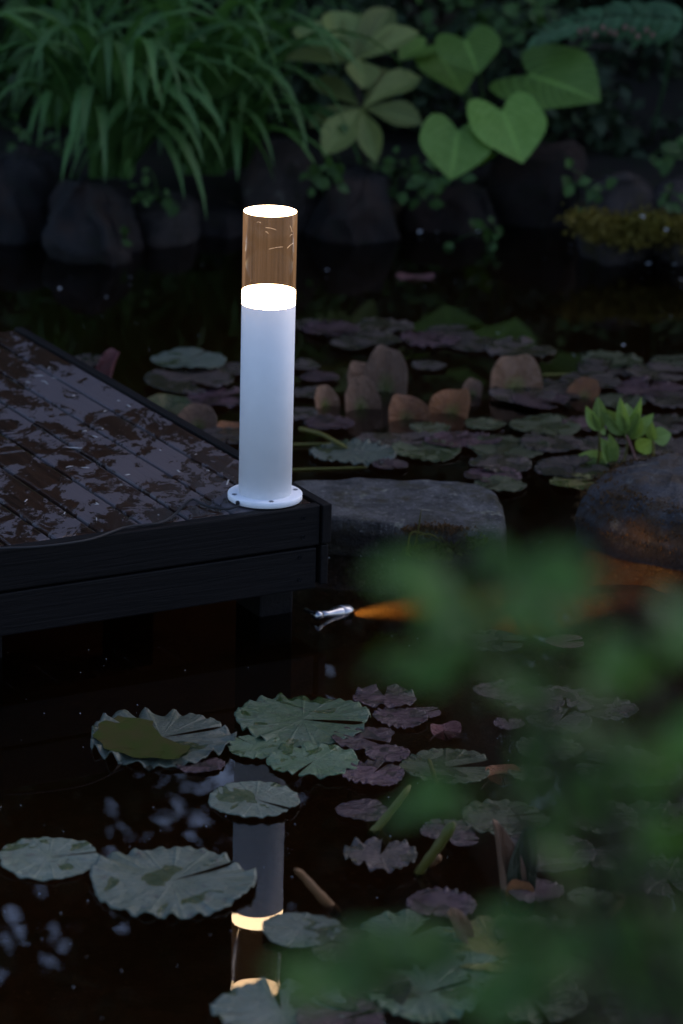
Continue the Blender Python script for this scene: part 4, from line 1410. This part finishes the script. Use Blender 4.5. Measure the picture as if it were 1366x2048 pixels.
PT = leaf_mesh('fallen_petal', 'oval', arch=.2, fold=.3, n=4)
PT.materials.append(M['petal'])
for i, (x, y, s) in enumerate([(845, 466, 16), (872, 470, 10), (652, 462, 10), (704, 460, 9), (1172, 494, 16), (1140, 494, 9), (1262, 523, 14), (1304, 532, 14), (1352, 534, 10), (1362, 565, 12), (1278, 436, 14), (1330, 462, 12),
                               (658, 545, 10), (1248, 694, 8), (1144, 715, 6), (960, 468, 9), (1310, 512, 9), (1272, 722, 8), (996, 672, 10), (260, 560, 14), (120, 580, 10), (1082, 780, 8), (213, 598, 6)]):
    p = onz(x, y, .004)
    if i in (10, 11):
        p = ony(x, y, 7.86)
    o = link('fallen_petal', PT)
    sz = msize(s, p)
    o.matrix_world = Matrix.Translation((p.x, p.y, p.z + .006)) @ Matrix.Rotation(RND.uniform(0, 6.28), 4, 'Z') @ Matrix.Diagonal((sz * .7, sz, sz, 1))
    tag(o, 'tiny white fallen petal on the pond margin', 'petal', 'white petals on the far water')

r = random.Random(5)
vs, fs = [], []
for i in range(240):
    x = r.uniform(0, 1366); y = r.uniform(1060, 2040) if r.random() < .75 else r.uniform(500, 950)
    p = onz(x, y, .0015)
    s = r.uniform(.0004, .0010)
    a = r.uniform(0, 6.28)
    k = len(vs)
    for j in range(5):
        vs.append((p.x + s * cos(a + j * 1.257) * (1 + .8 * (j == 0)), p.y + s * sin(a + j * 1.257), .0015))
    vs.append((p.x, p.y, .0028))
    fs += [(k + j, k + (j + 1) % 5, k + 5) for j in range(5)]
o = link('floating_specks', mesh('floating_specks', vs, fs, False), M['petal'])
o['kind'] = 'stuff'
tag(o, 'fine pale specks scattered over the water surface', 'debris')
vs, fs = [], []
for i in range(90):
    q = U * r.uniform(.05, .9) + V * r.uniform(.05, 1.2) + CORN
    s = r.uniform(.001, .0035); a = r.uniform(0, 6.28); l_ = s * r.uniform(1, 5)
    k = len(vs)
    d = Vector((cos(a), sin(a), 0)); e = Vector((-d.y, d.x, 0))
    for w1, w2 in ((-1, -1), (1, -1), (1, 1), (-1, 1)):
        vs.append(q + d * w1 * l_ + e * w2 * s * .4 + Z * (ZD + .0022))
    vs.append(q + Z * (ZD + .0038))
    fs += [(k + j, k + (j + 1) % 4, k + 4) for j in range(4)]
o = link('fallen_debris', mesh('fallen_debris', vs, fs, False), M['petal'])
o['kind'] = 'stuff'
tag(o, 'tiny pale flakes and needles lying on the wet deck boards', 'debris')

# ------------------------------------------------------------------ shrub close to the camera
sb = Vector((0.42, 1.25, ground_h(.42, 1.25)))
fs_ = thing('foreground_shrub', sb, 'out of focus green leafy shrub reaching in front of the pond', 'shrub')
BU = lm('oval', 'bush', 4, arch=.18, fold=.22, wave=.05, n=7)
r = random.Random(21)
clusters = [(815, 1145, 4, 36), (890, 1165, 4, 45), (965, 1150, 4, 45), (1060, 1190, 5, 55), (1120, 1150, 4, 40), (1165, 1185, 3, 30), (1000, 1230, 4, 55), (905, 1235, 3, 40), (860, 1335, 4, 50), (955, 1325, 4, 50), (790, 1325, 2, 30),
            (1050, 1340, 4, 50), (1335, 1310, 4, 40), (1350, 1270, 3, 35), (1210, 1330, 4, 60), (1290, 1380, 3, 40), (850, 1620, 4, 45), (920, 1590, 4, 40), (1060, 1580, 4, 50), (1120, 1625, 5, 50), (1240, 1500, 6, 55), (1340, 1500, 4, 45),
            (1290, 1560, 4, 45), (1300, 1690, 6, 60), (1200, 1740, 5, 60), (690, 1920, 4, 40), (640, 1950, 3, 35), (790, 1890, 4, 45), (760, 1970, 3, 40), (1060, 1860, 5, 50), (1170, 1870, 6, 55), (1110, 1940, 5, 50), (1260, 1900, 6, 60),
            (1340, 1830, 6, 50), (1320, 1980, 7, 55), (1190, 2020, 6, 60), (1020, 1990, 4, 60), (930, 1900, 3, 40), (1350, 1640, 5, 40)]
for (cx, cy, n_, sp_) in clusters:
    Yc = r.uniform(1.28, 1.5)
    c3 = ony(cx, cy, Yc)
    mid = (sb + c3) / 2 + Vector((r.uniform(.02, .1), r.uniform(-.02, .03), r.uniform(.0, .08)))
    pts = [p - sb for p in spline([sb + Vector((r.uniform(-.03, .03), r.uniform(-.03, .03), -.02)), sb.lerp(mid, .6) + Vector((.06, 0, .05)), mid, c3 + Vector((.03, .02, -.02)), c3], 12)]
    link('branch', tube_mesh('branch', pts, [.004 - .00028 * i for i in range(12)], 5), M['bark'], fs_)
    for k in range(int(n_ * 1.0)):
        q = ony(cx + r.gauss(0, sp_ * .8), cy + r.gauss(0, sp_ * .5), Yc + r.uniform(-.05, .05))
        a = r.uniform(0, 6.28)
        d = Vector((cos(a), sin(a) * .8, r.uniform(-.5, .1))).normalized()
        s = r.uniform(.022, .04)
        put_leaf(fs_, r.choice(BU), q - d * s * .5, q + d * s * .5, s * .62, (r.uniform(-.35, .35), r.uniform(-.6, .1), 1))
